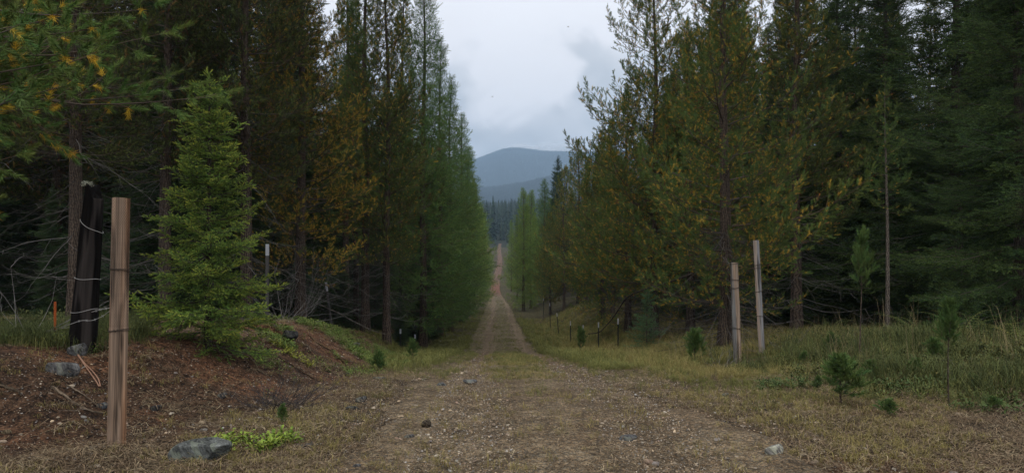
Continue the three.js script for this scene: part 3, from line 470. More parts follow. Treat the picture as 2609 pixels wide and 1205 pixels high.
// young growth
put('young', 'spruce_tree', 'spruce', 'young bright green spruce with layered boughs on the bank behind the brown post', 528, 9.6, 205, 0.6, 0.95);
put('sapling', 'spruce_sapling', 'sapling', 'small spruce sapling with a gapped top at the right end of the steel-post fence', 1648, 23.5, 738, 0.9);
put('tuft', 'pine_sapling', 'sapling', 'tall thin pine sapling with one top tuft of needles, left of the grey trunk', 2190, 11.2, 643, 0.9, 0.6);
put('pole', 'pine_sapling', 'sapling', 'tallest seedling pine in the right foreground, a thick brush of needles on top', 2418, 7.9, 800, 2.0, 0.9);
const SEED = [['seedling', 2480, 8.6, 960, 'leaning pine seedling right of the tallest seedling', 1.5], ['seedling', 2085, 9.2, 965, 'scruffy pine seedling left of the bushy one at the litter edge', 1.3], ['seedlingB', 2395, 7.0, 1075, 'lowest pine seedling in the dry litter in front of the tallest seedling', 1.4], ['seedling', 2050, 11.5, 905, 'pine seedling in the dry grass right of the rear weathered post', 1.2], ['seedling', 2120, 12.5, 860, 'pine seedling on the mound below the thin sapling with the top tuft', 1.2], ['seedlingB', 2380, 10.2, 880, 'pine seedling just left behind the tallest seedling', 1.3], ['seedling', 2560, 12, 850, 'tall dull pine seedling near the right border behind the undergrowth', 1], ['seedlingB', 1995, 12.8, 905, 'low pine seedling at the foot of the mound by the rear weathered post', 1.3], ['seedling', 2143, 8.0, 935, 'bushy green pine seedling left of the tallest seedling, at the litter edge', 1.7], ['seedlingB', 2265, 7.3, 1030, 'small bluish pine seedling nearest the viewer on the right', 1.6], ['seedling', 2215, 9.4, 930, 'dark pine seedling behind the bushy seedling', 1.4], ['seedling', 2332, 9.3, 925, 'slim dark pine seedling left of the tallest seedling', 1.3], ['seedlingB', 2530, 7.6, 1020, 'dull pine seedling at the right edge of the foreground', 1.6], ['seedling', 2585, 9.2, 930, 'pine seedling in the undergrowth by the right edge', 1], ['seedlingB', 1770, 15, 865, 'small pine seedling in the grass left of the front weathered post', 1.1], ['seedling', 2475, 11, 900, 'pine seedling in the green undergrowth behind the tallest seedling', 1], ['seedlingB', 720, 6.9, 1046, 'tiny bright pine seedling above the leafy patch by the slab of stone', 0.8], ['seedling', 1480, 25, 850, 'small bent pine growing through the fence line of steel posts', 0.8], ['seedlingB', 965, 12.5, 912, 'dark green seedling at the foot of the bank where it meets the track', 1.2], ['seedling', 1052, 16.5, 878, 'leggy seedling in the grass on the left verge of the track', 0.9]];
for (const [k, px, d, tip, label, wide] of SEED) put(k, 'pine_seedling', 'seedling', label, px, d, tip, px * 0.37, wide);

// the wood behind on both sides, closing the view between the nearer trees
{
  const R = rng(4242), free = (x, d, m) => placed.every(([a, b]) => Math.hypot(a - x, b - d) > m);
  const label = { l: (k) => 'dim ' + k + ' deep in the crowded wood behind the left bank', r: (k) => 'dim ' + k + ' deep in the crowded wood behind the right mound' };
  const fill = (side, n, d0, d1, u0, u1, keys, hh) => {
    for (let k = 0, tries = 0; k < n && tries < 4000; tries++) {
      const d = lerp(d0, d1, R()), u = lerp(u0, u1, R()) * (side === 'l' ? -1 : 1), x = trackX(d) + u;
      if (!free(x, d, 2.3) || Math.abs(x) / d > 0.86) continue;
      const key = pick(R, keys), kind = /fir|hem/.test(key) ? (key === 'fir' ? ['fir_tree', 'fir tree'] : ['hemlock_tree', 'hemlock']) : key.startsWith('larch') ? ['larch_tree', 'larch'] : ['pine_tree', 'pine tree'];
      placed.push([x, d]); tree(P[key], kind[0], label[side](kind[1]), kind[1], x, d, lerp(hh[0], hh[1], R()), R() * 6.28, 0.85 + 0.35 * R(), kind[1] + (side === 'l' ? ' growing deep in the left wood' : ' growing deep in the right wood')); k++;
    }
  };
  fill('l', 34, 15, 40, 8, 26, ['dark', 'slimB', 'fir', 'dark'], [13, 19]);
  fill('l', 30, 30, 75, 6.5, 16, ['slim', 'slimB', 'fir', 'larch'], [13, 18]);
  fill('r', 30, 22, 45, 8.5, 26, ['hemlock', 'fir', 'slimB', 'hemlock'], [12, 17]);
  fill('r', 26, 45, 85, 8, 20, ['slimB', 'fir', 'orange', 'slim'], [11, 15]);
  const row = (side, n, label2, group) => { for (let k = 0, t = 0; k < n && t < 3000; t++) { const d = lerp(80, 430, R() ** 1.2), u = lerp(4.6 + d * 0.005, 13, R()) * (side === 'l' ? -1 : 1), x = trackX(d) + u; if (!free(x, d, 3)) continue; placed.push([x, d]); const key = pick(R, ['slim', 'larchB', 'larch', 'slimB', 'fir']); tree(P[key], key === 'fir' ? 'fir_tree' : key.startsWith('larch') ? 'larch_tree' : 'pine_tree', label2.replace('conifer', key === 'fir' ? 'fir tree' : key.startsWith('larch') ? 'larch' : 'pine tree'), key === 'fir' ? 'fir tree' : key.startsWith('larch') ? 'larch' : 'pine tree', x, d, lerp(8, 13, R()), R() * 6.28, 1, group.replace('conifers', key === 'fir' ? 'firs' : key.startsWith('larch') ? 'larches' : 'pines')); k++; } };
  row('l', 40, 'small distant conifer lining the left side of the far track', 'conifers lining the left of the far track');
  row('r', 44, 'small distant conifer lining the right side of the far track', 'conifers lining the right of the far track');
}
// far conifers that stand out singly above the distant forest, and the forest itself
const farGeo = (seed, h, tiers, per, col) => {
  const R = rng(seed), f = new Foliage();
  for (let t = 0; t < tiers; t++) {
    const y = h * (0.06 + 0.94 * t / tiers), r = h * 0.17 * (1 - t / tiers) ** 0.85 + 0.15; const n = Math.max(4, Math.round(per * (1 - 0.6 * t / tiers)));
    for (let k = 0; k < n; k++) { const a = R() * 6.28, rr = r * (0.55 + 0.6 * R()), w = 0.35 + 0.4 * R(), c = Math.cos(a), s = Math.sin(a), m = 0.6 + 0.7 * R(), th = h / tiers; f.tri(c * 0.1 - s * w * rr * 0.5, y + th * (0.5 + R()), s * 0.1 + c * w * rr * 0.5, c * 0.1 + s * w * rr * 0.5, y + th * (0.5 + R()), s * 0.1 - c * w * rr * 0.5, c * rr, y - th * 0.5 * R(), s * rr, col[0] * m, col[1] * m, col[2] * m); }
  }
  const tip = h * 1.02; for (let k = 0; k < 3; k++) { const a = k * 2.1; f.tri(Math.cos(a) * 0.18, h * 0.86, Math.sin(a) * 0.18, Math.cos(a + 2.1) * 0.18, h * 0.86, Math.sin(a + 2.1) * 0.18, 0, tip, 0, ...col); }
  return f.build();
};
{
  const g = farGeo(7, 26, 34, 14, [0.03, 0.055, 0.032]), w = new Wood(); w.tube([[0, -1, 0], [0, 24, 0]], [0.3, 0.05], 5, [0.1, 0.08, 0.07]); const tr = w.build(); triCount += g.attributes.position.count / 3;
  for (const [px, d, tip, label] of [[1240, 520, 508, 'broad dark conifer far off at the left of the gap above the track'], [1256, 470, 497, 'tallest dark conifer far off above the end of the track'], [1289, 560, 512, 'slender far conifer right of the tallest one above the track end'], [1301, 540, 511, 'slender far conifer next to the bright larch tip, left of two'], [1320, 600, 503, 'far conifer close beside the bright larch on the right']]) {
    const x = spot(px, d), y = ground(x, -d), t = thing('distant_conifer', label, 'conifer', [x, y - 0.5, -d]), s = (tipHeight(tip, d) - y) / 26; t.scale.set(s, s, s); t.rotation.y = px; part('trunk', tr, M.twig, t); part('crown', g, M.needle, t, 'stuff');
  }
  const R = rng(99), list = [[], [], []], cols = [[], [], []], m = new THREE.Matrix4(), q = new THREE.Quaternion(), Y = new THREE.Vector3(0, 1, 0);
  const add = (x, y, z, s, k) => { q.setFromAxisAngle(Y, R() * 6.28); m.compose(new THREE.Vector3(x, y, z), q, new THREE.Vector3(s * (0.8 + 0.4 * R()), s, s * (0.8 + 0.4 * R()))); list[k].push(m.clone()); const b = 0.65 + 0.7 * R(); cols[k].push([b * (0.9 + 0.3 * R()), b, b]); };
  for (let i = 0; i < 9000; i++) { const d = lerp(455, 1900, R() ** 0.8), a = (R() - 0.5) * 0.34 - 0.005, x = a * d; if (Math.abs(x - trackX(d)) < 5 && d < 480) continue; add(x, ground(x, -d) - 0.5, -d, lerp(0.55, 1.05, R()) * (d < 560 ? 0.55 : 1), i % 2); }
  for (let i = 0; i < 60000; i++) { const d = lerp(1900, 3400, R()), x = (R() - 0.5) * 0.4 * d; add(x, foothill(x, -d) - 1, -d, lerp(0.5, 1.05, R()), 2); }
  for (let i = 0; i < 110000; i++) { const d = lerp(3400, 5900, R()), x = (R() - 0.5) * 0.36 * d; add(x, mountain(x, -d) - 1, -d, lerp(0.5, 1.05, R()), 2); }
  const near = [farGeo(17, 24, 24, 9, [0.03, 0.052, 0.032]), farGeo(18, 24, 22, 10, [0.04, 0.06, 0.03])];
  for (let k = 0; k < 2; k++) copies('distant_forest', 'dark conifer forest beyond the end of the track', near[k], M.needle, list[k], cols[k]).name = numbered('distant_forest');
  copies('hillside_forest', 'blue-green conifer forest covering the hills', farGeo(19, 22, 9, 5, [0.03, 0.046, 0.03]), M.needle, list[2], cols[2]);
}

{ // a rag of mist lying on the mountain's top, puffs of thin vapour
  const R = rng(55), parts = []; for (let i = 0; i < 90; i++) { const g = new THREE.IcosahedronGeometry(1, 3), s = lerp(14, 50, R()); g.scale(s * 1.5, s * 0.7, s); g.translate(i < 46 ? (R() - 0.5) * 300 * R() + 20 : lerp(60, 420, R()), (i < 46 ? 0 : 14) + (R() - 0.5) * 50 + i % 3 * 6, (R() - 0.5) * 160); parts.push(g); }
  const c = new THREE.Mesh(mergeGeometries(parts), new THREE.MeshStandardMaterial({ color: rgb(0.9, 0.9, 0.9), roughness: 1, transparent: true, opacity: 0.075, side: THREE.DoubleSide })); c.name = 'mist_cloud'; c.position.set(spot(1325, 5150), tipHeight(389, 5150), -5150); scene.add(c); tag(c, 'thin white rags of mist hanging on the summit of the mountain', null, null, 'stuff');
}
// ------------------------------------------------------------------ posts, stake, wire
function ring(prof, levels, f) {                                      // a bar of n outline points through levels, capped; f(level, i) -> [x, y, z]
  const n = prof, p = [], uv = [], idx = [];
  for (let j = 0; j <= levels; j++) for (let i = 0; i <= n; i++) { p.push(...f(j / levels, (i % n) / n)); uv.push(i / n, j / levels); }
  for (let j = 0; j < levels; j++) for (let i = 0; i < n; i++) { const a = j * (n + 1) + i, b = a + n + 1; idx.push(a, b, a + 1, a + 1, b, b + 1); }
  const side = new THREE.BufferGeometry(); side.setAttribute('position', new THREE.Float32BufferAttribute(p, 3)); side.setAttribute('uv', new THREE.Float32BufferAttribute(uv, 2)); side.setIndex(idx); side.computeVertexNormals();
  const nn = side.attributes.normal; for (let j = 0; j <= levels; j++) { const a = j * (n + 1), b = a + n, v = new THREE.Vector3(nn.getX(a) + nn.getX(b), nn.getY(a) + nn.getY(b), nn.getZ(a) + nn.getZ(b)).normalize(); nn.setXYZ(a, v.x, v.y, v.z); nn.setXYZ(b, v.x, v.y, v.z); }
  return side;
}
function endFace(prof, f, level, drop = 0.004) { const pts = []; for (let i = 0; i < prof; i++) pts.push(f(level, i / prof)); const c = [0, 1, 2].map((k) => pts.reduce((s, q) => s + q[k], 0) / prof); c[1] -= drop; const p = [], uv = []; pts.forEach((q, i) => { const r = pts[(i + 1) % prof]; p.push(...c, ...r, ...q); uv.push(0.5, 0.5, 0.52, 0.51, 0.5, 0.52); }); const g = new THREE.BufferGeometry(); g.setAttribute('position', new THREE.Float32BufferAttribute(p, 3)); g.setAttribute('uv', new THREE.Float32BufferAttribute(uv, 2)); g.computeVertexNormals(); return g; }
const square = (u, half, round) => { const a = u * Math.PI * 2 + Math.PI / 4, c = Math.cos(a), s = Math.sin(a), e = round, k = 1 / (Math.abs(c) ** e + Math.abs(s) ** e) ** (1 / e); return [c * k * half, s * k * half]; };
const wireMat = mat({ color: rgb(0.06, 0.045, 0.035), roughness: 0.6, metalness: 0.6 }), paleWire = mat({ color: rgb(0.4, 0.38, 0.35), roughness: 0.5, metalness: 0.4 });
function wrap(parent, half, y, tilt, off, material = wireMat, turns = 2) {
  const w = []; for (let k = 0; k < turns; k++) { const pts = []; for (let i = 0; i <= 40; i++) { const q = square(i / 40, half + 0.004, 7), a = i / 40 * 6.28; pts.push(new THREE.Vector3(q[0], y + tilt * q[0] + k * 0.011 + 0.005 * Math.sin(a * 2 + k * 2), q[1])); } w.push(new THREE.TubeGeometry(new THREE.CatmullRomCurve3(pts, true), 60, 0.0026, 5, true)); }
  const b = new THREE.CylinderGeometry(0.0018, 0.0018, 0.03, 4); for (const [x, r] of [[off, 0.6], [off + 0.012, -0.7]]) { const c = b.clone(); c.rotateZ(r); c.translate(x, y + 0.005, half + 0.008); w.push(c); }
  return part('wire_wrap', mergeGeometries(w.map((g) => { const c = g.index ? g.toNonIndexed() : g; c.deleteAttribute('uv'); return c; })), material, parent);
}
function timber(label, x, d, height, half, spin, lean, tex, wraps, group) {
  const t = thing('wooden_post', label, 'post', [x, ground(x, -d), -d], group), m = mat({ map: tex, bumpMap: woodBump, bumpScale: 0.004, roughness: 0.88 });
  const f = (v, u) => { const q = square(u, half * (1 - 0.05 * v), 9), wob = 0.004 * (vnoise(u * 9, v * 5, 3, 9, 0) - 0.5); return [q[0] * (1 + wob / half), lerp(-0.3, height, v) + (v === 1 ? 0.012 * (vnoise(u * 10, 0.5, 9, 10, 0) - 0.5) : 0), q[1] * (1 + wob / half)]; };
  part('post_shaft', ring(32, 26, f), m, t); part('sawn_top', endFace(32, f, 1), mat({ map: tex, color: rgb(0.7, 0.66, 0.6) }), t);
  for (const [y, tilt, off, mt] of wraps) wrap(t, half, y, tilt, off, mt);
  t.rotation.set(lean[0], spin, lean[1], 'ZXY'); return t;
}
timber('tall square brown post with wire bands standing alone at the left foreground', spot(297, 6.05), 6.05, tipHeight(505, 6.05) - ground(spot(297, 6.05), -6.05), 0.068, 0.5, [0, -0.015], woodTex(3, [[0.83, 0.9, 0.02], [0.76, 0.68, 0.012], [0.9, 0.685, 0.01], [0.82, 0.36, 0.012], [0.7, 0.72, 0.008]], true, [0.84, 0.66, 0.52]), [[1.4, -0.12, -0.02, wireMat], [0.92, 0.05, -0.03, wireMat]]);
timber('shorter pale weathered post, front one of the pair by the right mound', spot(1880, 13.8), 13.8, tipHeight(669, 13.8) - ground(spot(1880, 13.8), -13.8), 0.056, 0.5, [0, 0.035], woodTex(13, [[0.8, 0.93, 0.014]], false, [0.84, 0.77, 0.7]), [[1.8, 0.05, 0, wireMat], [1.5, -0.2, 0, wireMat], [1.36, 0.1, 0, wireMat], [0.62, -0.25, 0.01, wireMat]]);
timber('taller pale weathered post leaning left, rear one of the pair by the right mound', spot(1942, 14.9), 14.9, tipHeight(612, 14.9) - ground(spot(1942, 14.9), -14.9), 0.056, -0.45, [0, 0.05], woodTex(23, [[0.3, 0.9, 0.014]], false, [0.86, 0.8, 0.75]), [[1.72, 0.12, 0, wireMat], [1.66, 0.02, 0, wireMat], [1.2, 0.12, 0, wireMat], [0.72, -0.1, 0, wireMat]]);
{ // the blackened post
  const x = spot(208, 8.1), d = 8.1, h = tipHeight(468, d) - ground(x, -d), t = thing('old_post', 'thick blackened leaning post with a split pale top behind the brown post', 'post', [x, ground(x, -d), -d]);
  const f = (v, u) => { const a = u * 6.283, fis = 0.016 * Math.abs(Math.sin(a * 7 + 1.5 * vnoise(u * 8, v * 3, 4, 8, 0))) + 0.02 * vnoise(u * 12, v * 4, 6, 12, 0), r = lerp(0.148, 0.105, v) - fis + 0.02 * Math.exp(-v * 9), top = v > 0.93 ? -(0.16 * smoothstep(Math.cos(a - 0.2), -0.2, 0.6)) * (v - 0.93) / 0.07 : 0; return [Math.cos(a) * r * 1.05, lerp(-0.3, h, v) + top, Math.sin(a) * r]; };
  const dark = dataTex(256, (u, v) => { const k = 0.075 + 0.12 * (fbm(u * 24, v * 3, 4, 6, 24, 3) - 0.4) + 0.12 * smoothstep(fbm(u * 7, v * 2, 3, 8, 7, 2), 0.56, 0.7); return [k * 1.08, k * 0.98, k * 0.92]; }, true);
  const dm = mat({ map: dark, bumpMap: woodBump, bumpScale: 0.006, roughness: 1, specularIntensity: 0.08 }); part('post_shaft', ring(40, 24, f), dm, t); part('split_top', endFace(40, f, 1, 0.02), dm, t);
  const cap = new Foliage(), R = rng(5); for (let i = 0; i < 260; i++) { const a = R() * 6.28, r = Math.sqrt(R()) * 0.055, cx = -0.06 + Math.cos(a) * r, cz = 0.04 + Math.sin(a) * r, y = h - 0.02 + 0.05 * R() - r * 0.3, s = 0.014; cap.tri(cx, y, cz, cx + (R() - 0.5) * s * 2, y + (R() - 0.3) * s, cz + (R() - 0.5) * s * 2, cx + (R() - 0.5) * s * 2, y + R() * s, cz + (R() - 0.5) * s * 2, ...v3([0.42, 0.42, 0.32], 0.5 + 0.7 * R())); }
  part('lichen_cap', cap.build(), M.leaf, t, 'stuff');
  for (const [y, r, tilt] of [[h * 0.745, 0.109, -0.04], [h * 0.43, 0.121, 0.0], [h * 0.235, 0.13, 0.02]]) { const pts = []; for (let i = 0; i < 32; i++) { const a = i / 32 * 6.283; pts.push(new THREE.Vector3(Math.cos(a) * r * 1.05, y + tilt * Math.cos(a) * 1.6 + 0.006 * Math.sin(a * 3), Math.sin(a) * r)); } part('wire_band', new THREE.TubeGeometry(new THREE.CatmullRomCurve3(pts, true), 64, 0.003, 5, true), paleWire, t); }
  t.rotation.z = -0.075;
}
function strand(name, label, category, pts, r, material, barbs) {
  const c = new THREE.CatmullRomCurve3(pts.map((p) => new THREE.Vector3(...p))), o = pts[0], g = new THREE.TubeGeometry(c, Math.max(24, pts.length * 10), r, 5, false); g.translate(-o[0], -o[1], -o[2]);
  const t = thing(name, label, category, o); part('strand', g, material, t);
  if (barbs) { const list = []; for (let i = 1; i <= barbs; i++) { const p = c.getPoint(i / (barbs + 1)); for (const a of [0.7, -0.7]) { const b = new THREE.CylinderGeometry(0.0016, 0.0016, 0.028, 4); b.rotateZ(a); b.translate(p.x - o[0], p.y - o[1], p.z - o[2]); list.push(b); } } for (const b of list) part('barb', b, material, t); }
  return t;
}
{ const p = (px, py, d) => [spot(px, d), tipHeight(py, d), -d];
  strand('barbed_wire', 'slack barbed wire drooping between the blackened post and the brown post', 'wire', [p(232, 795, 7.97), p(255, 789, 7.4), p(282, 784, 6.14)], 0.0028, paleWire, 3);
  strand('barbed_wire', 'lower curl of barbed wire running from the blackened post towards the brown post', 'wire', [p(178, 826, 7.95), p(205, 817, 7.9), p(228, 817, 7.8), p(255, 808, 7.2), p(278, 793, 6.14)], 0.0028, paleWire, 4);
}
// steel posts: a T-section bar with studs up its face and a painted tip
const tBar = (() => { const s = new THREE.Shape(); s.moveTo(-0.022, 0); s.lineTo(0.022, 0); s.lineTo(0.022, 0.006); s.lineTo(0.004, 0.008); s.lineTo(0.004, 0.034); s.lineTo(-0.004, 0.034); s.lineTo(-0.004, 0.008); s.lineTo(-0.022, 0.006); s.closePath(); return (len) => { const g = new THREE.ExtrudeGeometry(s, { depth: len, bevelEnabled: false }); g.rotateX(-Math.PI / 2); g.rotateY(Math.PI); return g; }; })();
const steelGreen = mat({ color: rgb(0.03, 0.034, 0.03), roughness: 0.7, metalness: 0.3 }), steelGrey = mat({ color: rgb(0.085, 0.08, 0.072), roughness: 0.8, metalness: 0.2 }), tipPaint = mat({ color: rgb(0.36, 0.365, 0.37), roughness: 0.6 });
const stud = new THREE.BoxGeometry(0.014, 0.01, 0.008);
function steelPost(label, px, d, top, tipLen, lean, thick, steel, group, bury = 0.3) {
  const x = spot(px, d), y = ground(x, -d), h = tipHeight(top, d) - y, t = thing('steel_post', label, 'fence post', [x, y, -d], group);
  const bar = tBar(h - tipLen + bury); bar.translate(0, -bury, 0); part('post_bar', bar, steel, t); const tip = tBar(tipLen); tip.translate(0, h - tipLen, 0); part('painted_tip', tip, tipPaint, t);
  for (let k = 0.1; k < h - tipLen - 0.05; k += 0.12) { const m = part('stud', stud, steel, t); m.position.set(0, k, 0.003); }
  t.scale.set(thick, 1, thick); t.rotation.set(0, 0.25, lean, 'ZXY'); return t;
}
steelPost('upright grey steel post with white tip right of the young spruce', 680, 14.6, 622, 0.22, 0, 1.5, steelGrey);
steelPost('leaning grey steel post with white tip above the bank, left of the two bare trunks', 845, 21, 717, 0.26, 0.13, 1.4, steelGrey);
steelPost('white-tipped short steel post in shade under the low dark fir, left one of two', 1020, 26, 838, 0.16, 0, 1.3, steelGreen);
steelPost('white-tipped short steel post in shade under the low dark fir, right one of two', 1057, 29, 852, 0.15, 0, 1.3, steelGreen);
for (const [px, d, top, lean, what] of [[1575, 25.5, 811, 0, 'nearest black steel post with white tip in the right-hand fence'], [1525, 28, 821, 0, 'second nearest black steel post in the right-hand fence'], [1486, 31, 828, 0, 'black steel post behind the bent small pine in the fence line'], [1453.5, 35, 818, 0, 'black steel post behind the dark low shrub in the fence line'], [1424, 42, 797, 0.09, 'leaning black steel post in the middle of the grassy fence line'], [1402.5, 50, 772, 0.03, 'second farthest black steel post at the low corner of the fence'], [1385, 58, 760, 0, 'farthest steel post, hardly visible by the low yellow-green pine']]) steelPost(what, px, d, top, 0.2, lean, 1.05, steelGreen);
{ // orange stake, its cord and the small pale cup beside it
  const d = 8.9, x = spot(139, d), y = ground(x, -d), h = tipHeight(769, d) - y, t = thing('orange_stake', 'thin ribbed orange marker stake with a flat foot left of the blackened post', 'stake', [x, y, -d]), om = mat({ color: rgb(0.42, 0.095, 0.022), roughness: 0.55 });
  const rod = new THREE.CylinderGeometry(0.0125, 0.0135, h, 10); rod.translate(0, h / 2, 0); part('rod', rod, om, t);
  for (let k = 0.03; k < h - 0.02; k += 0.022) { const r = part('rib', new THREE.TorusGeometry(0.0138, 0.003, 5, 12), om, t); r.rotation.x = Math.PI / 2; r.position.y = k; }
  const foot = new THREE.CylinderGeometry(0.055, 0.065, 0.03, 8); foot.translate(0.012, 0.012, 0.01); part('foot', foot, om, t);
  const cx = spot(158, 8.85), cy = ground(cx, -8.85), cup = thing('paper_cup', 'tiny pale open cup lying beside the orange stake', 'cup', [cx, cy, -8.85]), lp = [[0.026, 0], [0.028, 0.004], [0.036, 0.055], [0.039, 0.058], [0.038, 0.062], [0.034, 0.058], [0.025, 0.006], [0, 0.006]].map(([a, b]) => new THREE.Vector2(a, b));
  part('cup_wall', new THREE.LatheGeometry(lp, 20), mat({ color: rgb(0.36, 0.4, 0.34), roughness: 0.5 }), cup); const rim = part('rim', new THREE.TorusGeometry(0.0385, 0.0025, 6, 20), mat({ color: rgb(0.45, 0.48, 0.43) }), cup); rim.rotation.x = Math.PI / 2; rim.position.y = 0.061;
  const P2 = (px, dd, up = 0.012) => { const gx = spot(px, dd); return [gx, ground(gx, -dd) + up, -dd]; }, cm = mat({ color: rgb(0.3, 0.17, 0.11), roughness: 0.8 });
  strand('cord', 'loop of reddish cord trailing from the orange stake down the bank', 'cord', [P2(143, 8.85), P2(160, 8.6), P2(176, 8.3), P2(195, 7.95), P2(215, 7.72), P2(238, 7.6), P2(252, 7.45), P2(254, 7.35), P2(244, 7.42), P2(222, 7.62), P2(196, 7.9), P2(178, 8.22), P2(168, 8.6), P2(172, 8.8)], 0.006, cm);
}
// ------------------------------------------------------------------ stones, one by one
function chunk(seed, sx, sy, sz, cuts = 14, detail = 4, round = 0.5) {
  const R = rng(seed), planes = []; for (let k = 0; k < cuts; k++) { const v = new THREE.Vector3(R() - 0.5, R() - 0.5, R() - 0.5).normalize(); planes.push([v, 0.62 + 0.36 * R()]); }
  if (cuts < 12) { planes.push([new THREE.Vector3((R() - 0.5) * 0.4, 1, (R() - 0.5) * 0.5).normalize(), 0.56], [new THREE.Vector3(R() - 0.5, 0.2, 1).normalize(), 0.6]); }
  let g = mergeVertices((() => { const b = new THREE.IcosahedronGeometry(1, detail * 4); b.deleteAttribute('normal'); b.deleteAttribute('uv'); return b; })()); const p = g.attributes.position, v = new THREE.Vector3(), uv = new Float32Array(p.count * 2);
  for (let i = 0; i < p.count; i++) {
    v.fromBufferAttribute(p, i); let r = 1; for (const [n, dd] of planes) { const c = v.dot(n); if (c > 0.05) r = Math.min(r, dd / c); } r = lerp(r, 0.8, round * 0.25) + 0.05 * (fbm(v.x * 3 + seed, v.y * 3 + v.z * 2.3, 4, seed) - 0.5);
    v.multiplyScalar(r); p.setXYZ(i, v.x * sx, v.y * sy, v.z * sz); uv[i * 2] = (v.x * sx + v.y * sy * 0.4) * 2.4; uv[i * 2 + 1] = (v.z * sz + v.y * sy * 0.7) * 2.4;
  }
  g.setAttribute('uv', new THREE.BufferAttribute(uv, 2)); return toCreasedNormals(g, 0.42);
}
const stoneMat = new Map();
function stone(label, px, py, d, w, hgt, color, seed, spin = 0, tilt = 0, sink = 0.3, name = 'stone', deep = 0.8, cat = 'stone', cuts = 11, round = 0.15) {
  const x = spot(px, d), y = ground(x, -d), half = w / F * d / 2, hh = hgt / F * d / 2; const key = color.join(); if (!stoneMat.has(key)) stoneMat.set(key, mat({ color: rgb(...color), map: stoneMap, bumpMap: stoneBump, bumpScale: 0.012, roughness: 0.95, specularIntensity: 0.12 }));
  const m = new THREE.Mesh(chunk(seed, half * 1.2, hh * 1.35, half * deep, cuts, 4, round), stoneMat.get(key)); m.name = numbered(name); m.position.set(x, y + hh * (1 - sink * 2), -d); m.rotation.set(0, spin, tilt, 'ZXY'); m.castShadow = m.receiveShadow = true; scene.add(m); return tag(m, label, cat);
}
const GREY = [0.4, 0.385, 0.37], SLATE = [0.33, 0.345, 0.32], WHITE = [1.0, 0.95, 0.84], TAN = [0.66, 0.5, 0.3], DARK = [0.16, 0.15, 0.14];
const hitD = (py, px) => { let d = 4; for (; d < 60; d += 0.02) { const x = spot(px, d); if (tipHeight(py, d) <= ground(x, -d)) break; } return d; };  // how far off the ground lies that the photograph shows there
const rockAt = (label, px, base, w, h, c, seed, ...r) => stone(label, px, base, hitD(base - h * 0.15, px), w, h, c, seed, ...r);
rockAt('long flat dark slate slab with mossy grey top lying in the left foreground', 512, 1182, 132, 60, SLATE, 6, 0.2, 0.13, 0.12, 'stone_slab', 0.62, 'stone', 7, 0);
rockAt('grey boulder half buried in the bank left of the brown post', 158, 958, 68, 44, GREY, 8, 0.4, -0.1, 0.3, 'boulder', 0.8, 'boulder');
rockAt('blue-grey angular boulder leaning on the foot of the blackened post', 196, 910, 40, 36, GREY, 12, 0.8, 0.1, 0.22, 'boulder', 0.7, 'boulder');
rockAt('dark rounded boulder among leaves on the bank right of the young spruce', 737, 875, 38, 26, [0.17, 0.165, 0.16], 15, 0.1, 0, 0.25, 'boulder', 0.8, 'boulder');
rockAt('white pointed stone lying alone in the right foreground', 1972, 1163, 46, 32, WHITE, 21, 0.5, 0.2, 0.2);
rockAt('flat bluish stone set in the left wheel track', 1197, 975, 32, 12, [0.55, 0.56, 0.57], 22, 0.1, 0, 0.35);
rockAt('brown pointed stone standing at the left edge of the gravel', 1086, 1090, 22, 20, [0.3, 0.24, 0.17], 25, 0.3, 0.5, 0.15);
rockAt('pale flat stone left of the gravel below the brown pointed one', 1043, 1116, 26, 12, [0.48, 0.46, 0.43], 27, 0.9, 0, 0.3);
rockAt('grey stone with sharp top on the slope left of the track', 920, 1026, 26, 18, GREY, 29, 0.2, 0.2, 0.2);
rockAt('flat grey stone sunk in the slope just left of the sharp grey one', 898, 1046, 34, 18, [0.24, 0.235, 0.22], 30, 0.5, 0, 0.4);
rockAt('tan stone right of the foot of the brown post', 406, 1166, 26, 17, TAN, 33, 0.6, 0.1, 0.25);
rockAt('grey stone on the soil slope between brown post and dead bush', 566, 1016, 22, 17, GREY, 35, 0.1, 0.2, 0.25);
rockAt('dark half-round stone on the slope right of the brown post', 398, 1048, 24, 16, [0.22, 0.2, 0.19], 37, 0.8, 0, 0.2);
rockAt('speckled grey stone just left of the brown post', 258, 1040, 28, 18, [0.36, 0.37, 0.38], 39, 0.3, 0.1, 0.35);
rockAt('flat slate stone set in the right wheel track, mid foreground', 1600, 1118, 52, 12, [0.36, 0.36, 0.36], 41, 0.2, 0, 0.42);
rockAt('pale stone at the foot of the front weathered post', 1848, 1012, 24, 13, [0.45, 0.44, 0.38], 43, 0.4, 0, 0.3);
rockAt('yellowish stone in the middle of the gravel', 1398, 1070, 18, 9, TAN, 45, 0.9, 0, 0.25);
rockAt('pale tan stone low in the middle of the gravel, nearest the viewer', 1341, 1168, 18, 12, TAN, 47, 0.4, 0.2, 0.25);
rockAt('small grey stone below the leafy patch, at the bottom edge', 908, 1194, 22, 14, GREY, 49, 0.7, 0.1, 0.25);
rockAt('small white stone on the slope above the slate slab', 518, 1100, 18, 10, WHITE, 51, 0.2, 0.1, 0.25);
rockAt('grey stone among green leaves near the top of the bank', 904, 882, 22, 11, GREY, 53, 0.2, 0, 0.25);
rockAt('pale stone in grass at the foot of the bank beside the track', 965, 968, 30, 10, [0.42, 0.4, 0.37], 55, 0.1, 0, 0.3);
rockAt('pale flat stone left of the bluish stone in the wheel track', 1125, 984, 24, 11, [0.46, 0.46, 0.45], 57, 0.5, 0, 0.3);
rockAt('dark stone right of the green leaf patch in the left foreground', 780, 1146, 34, 20, [0.33, 0.3, 0.26], 59, 0.2, 0.1, 0.3);
rockAt('ochre stone near the left border of the foreground', 16, 1106, 22, 14, TAN, 61, 0.2, 0.1, 0.3);
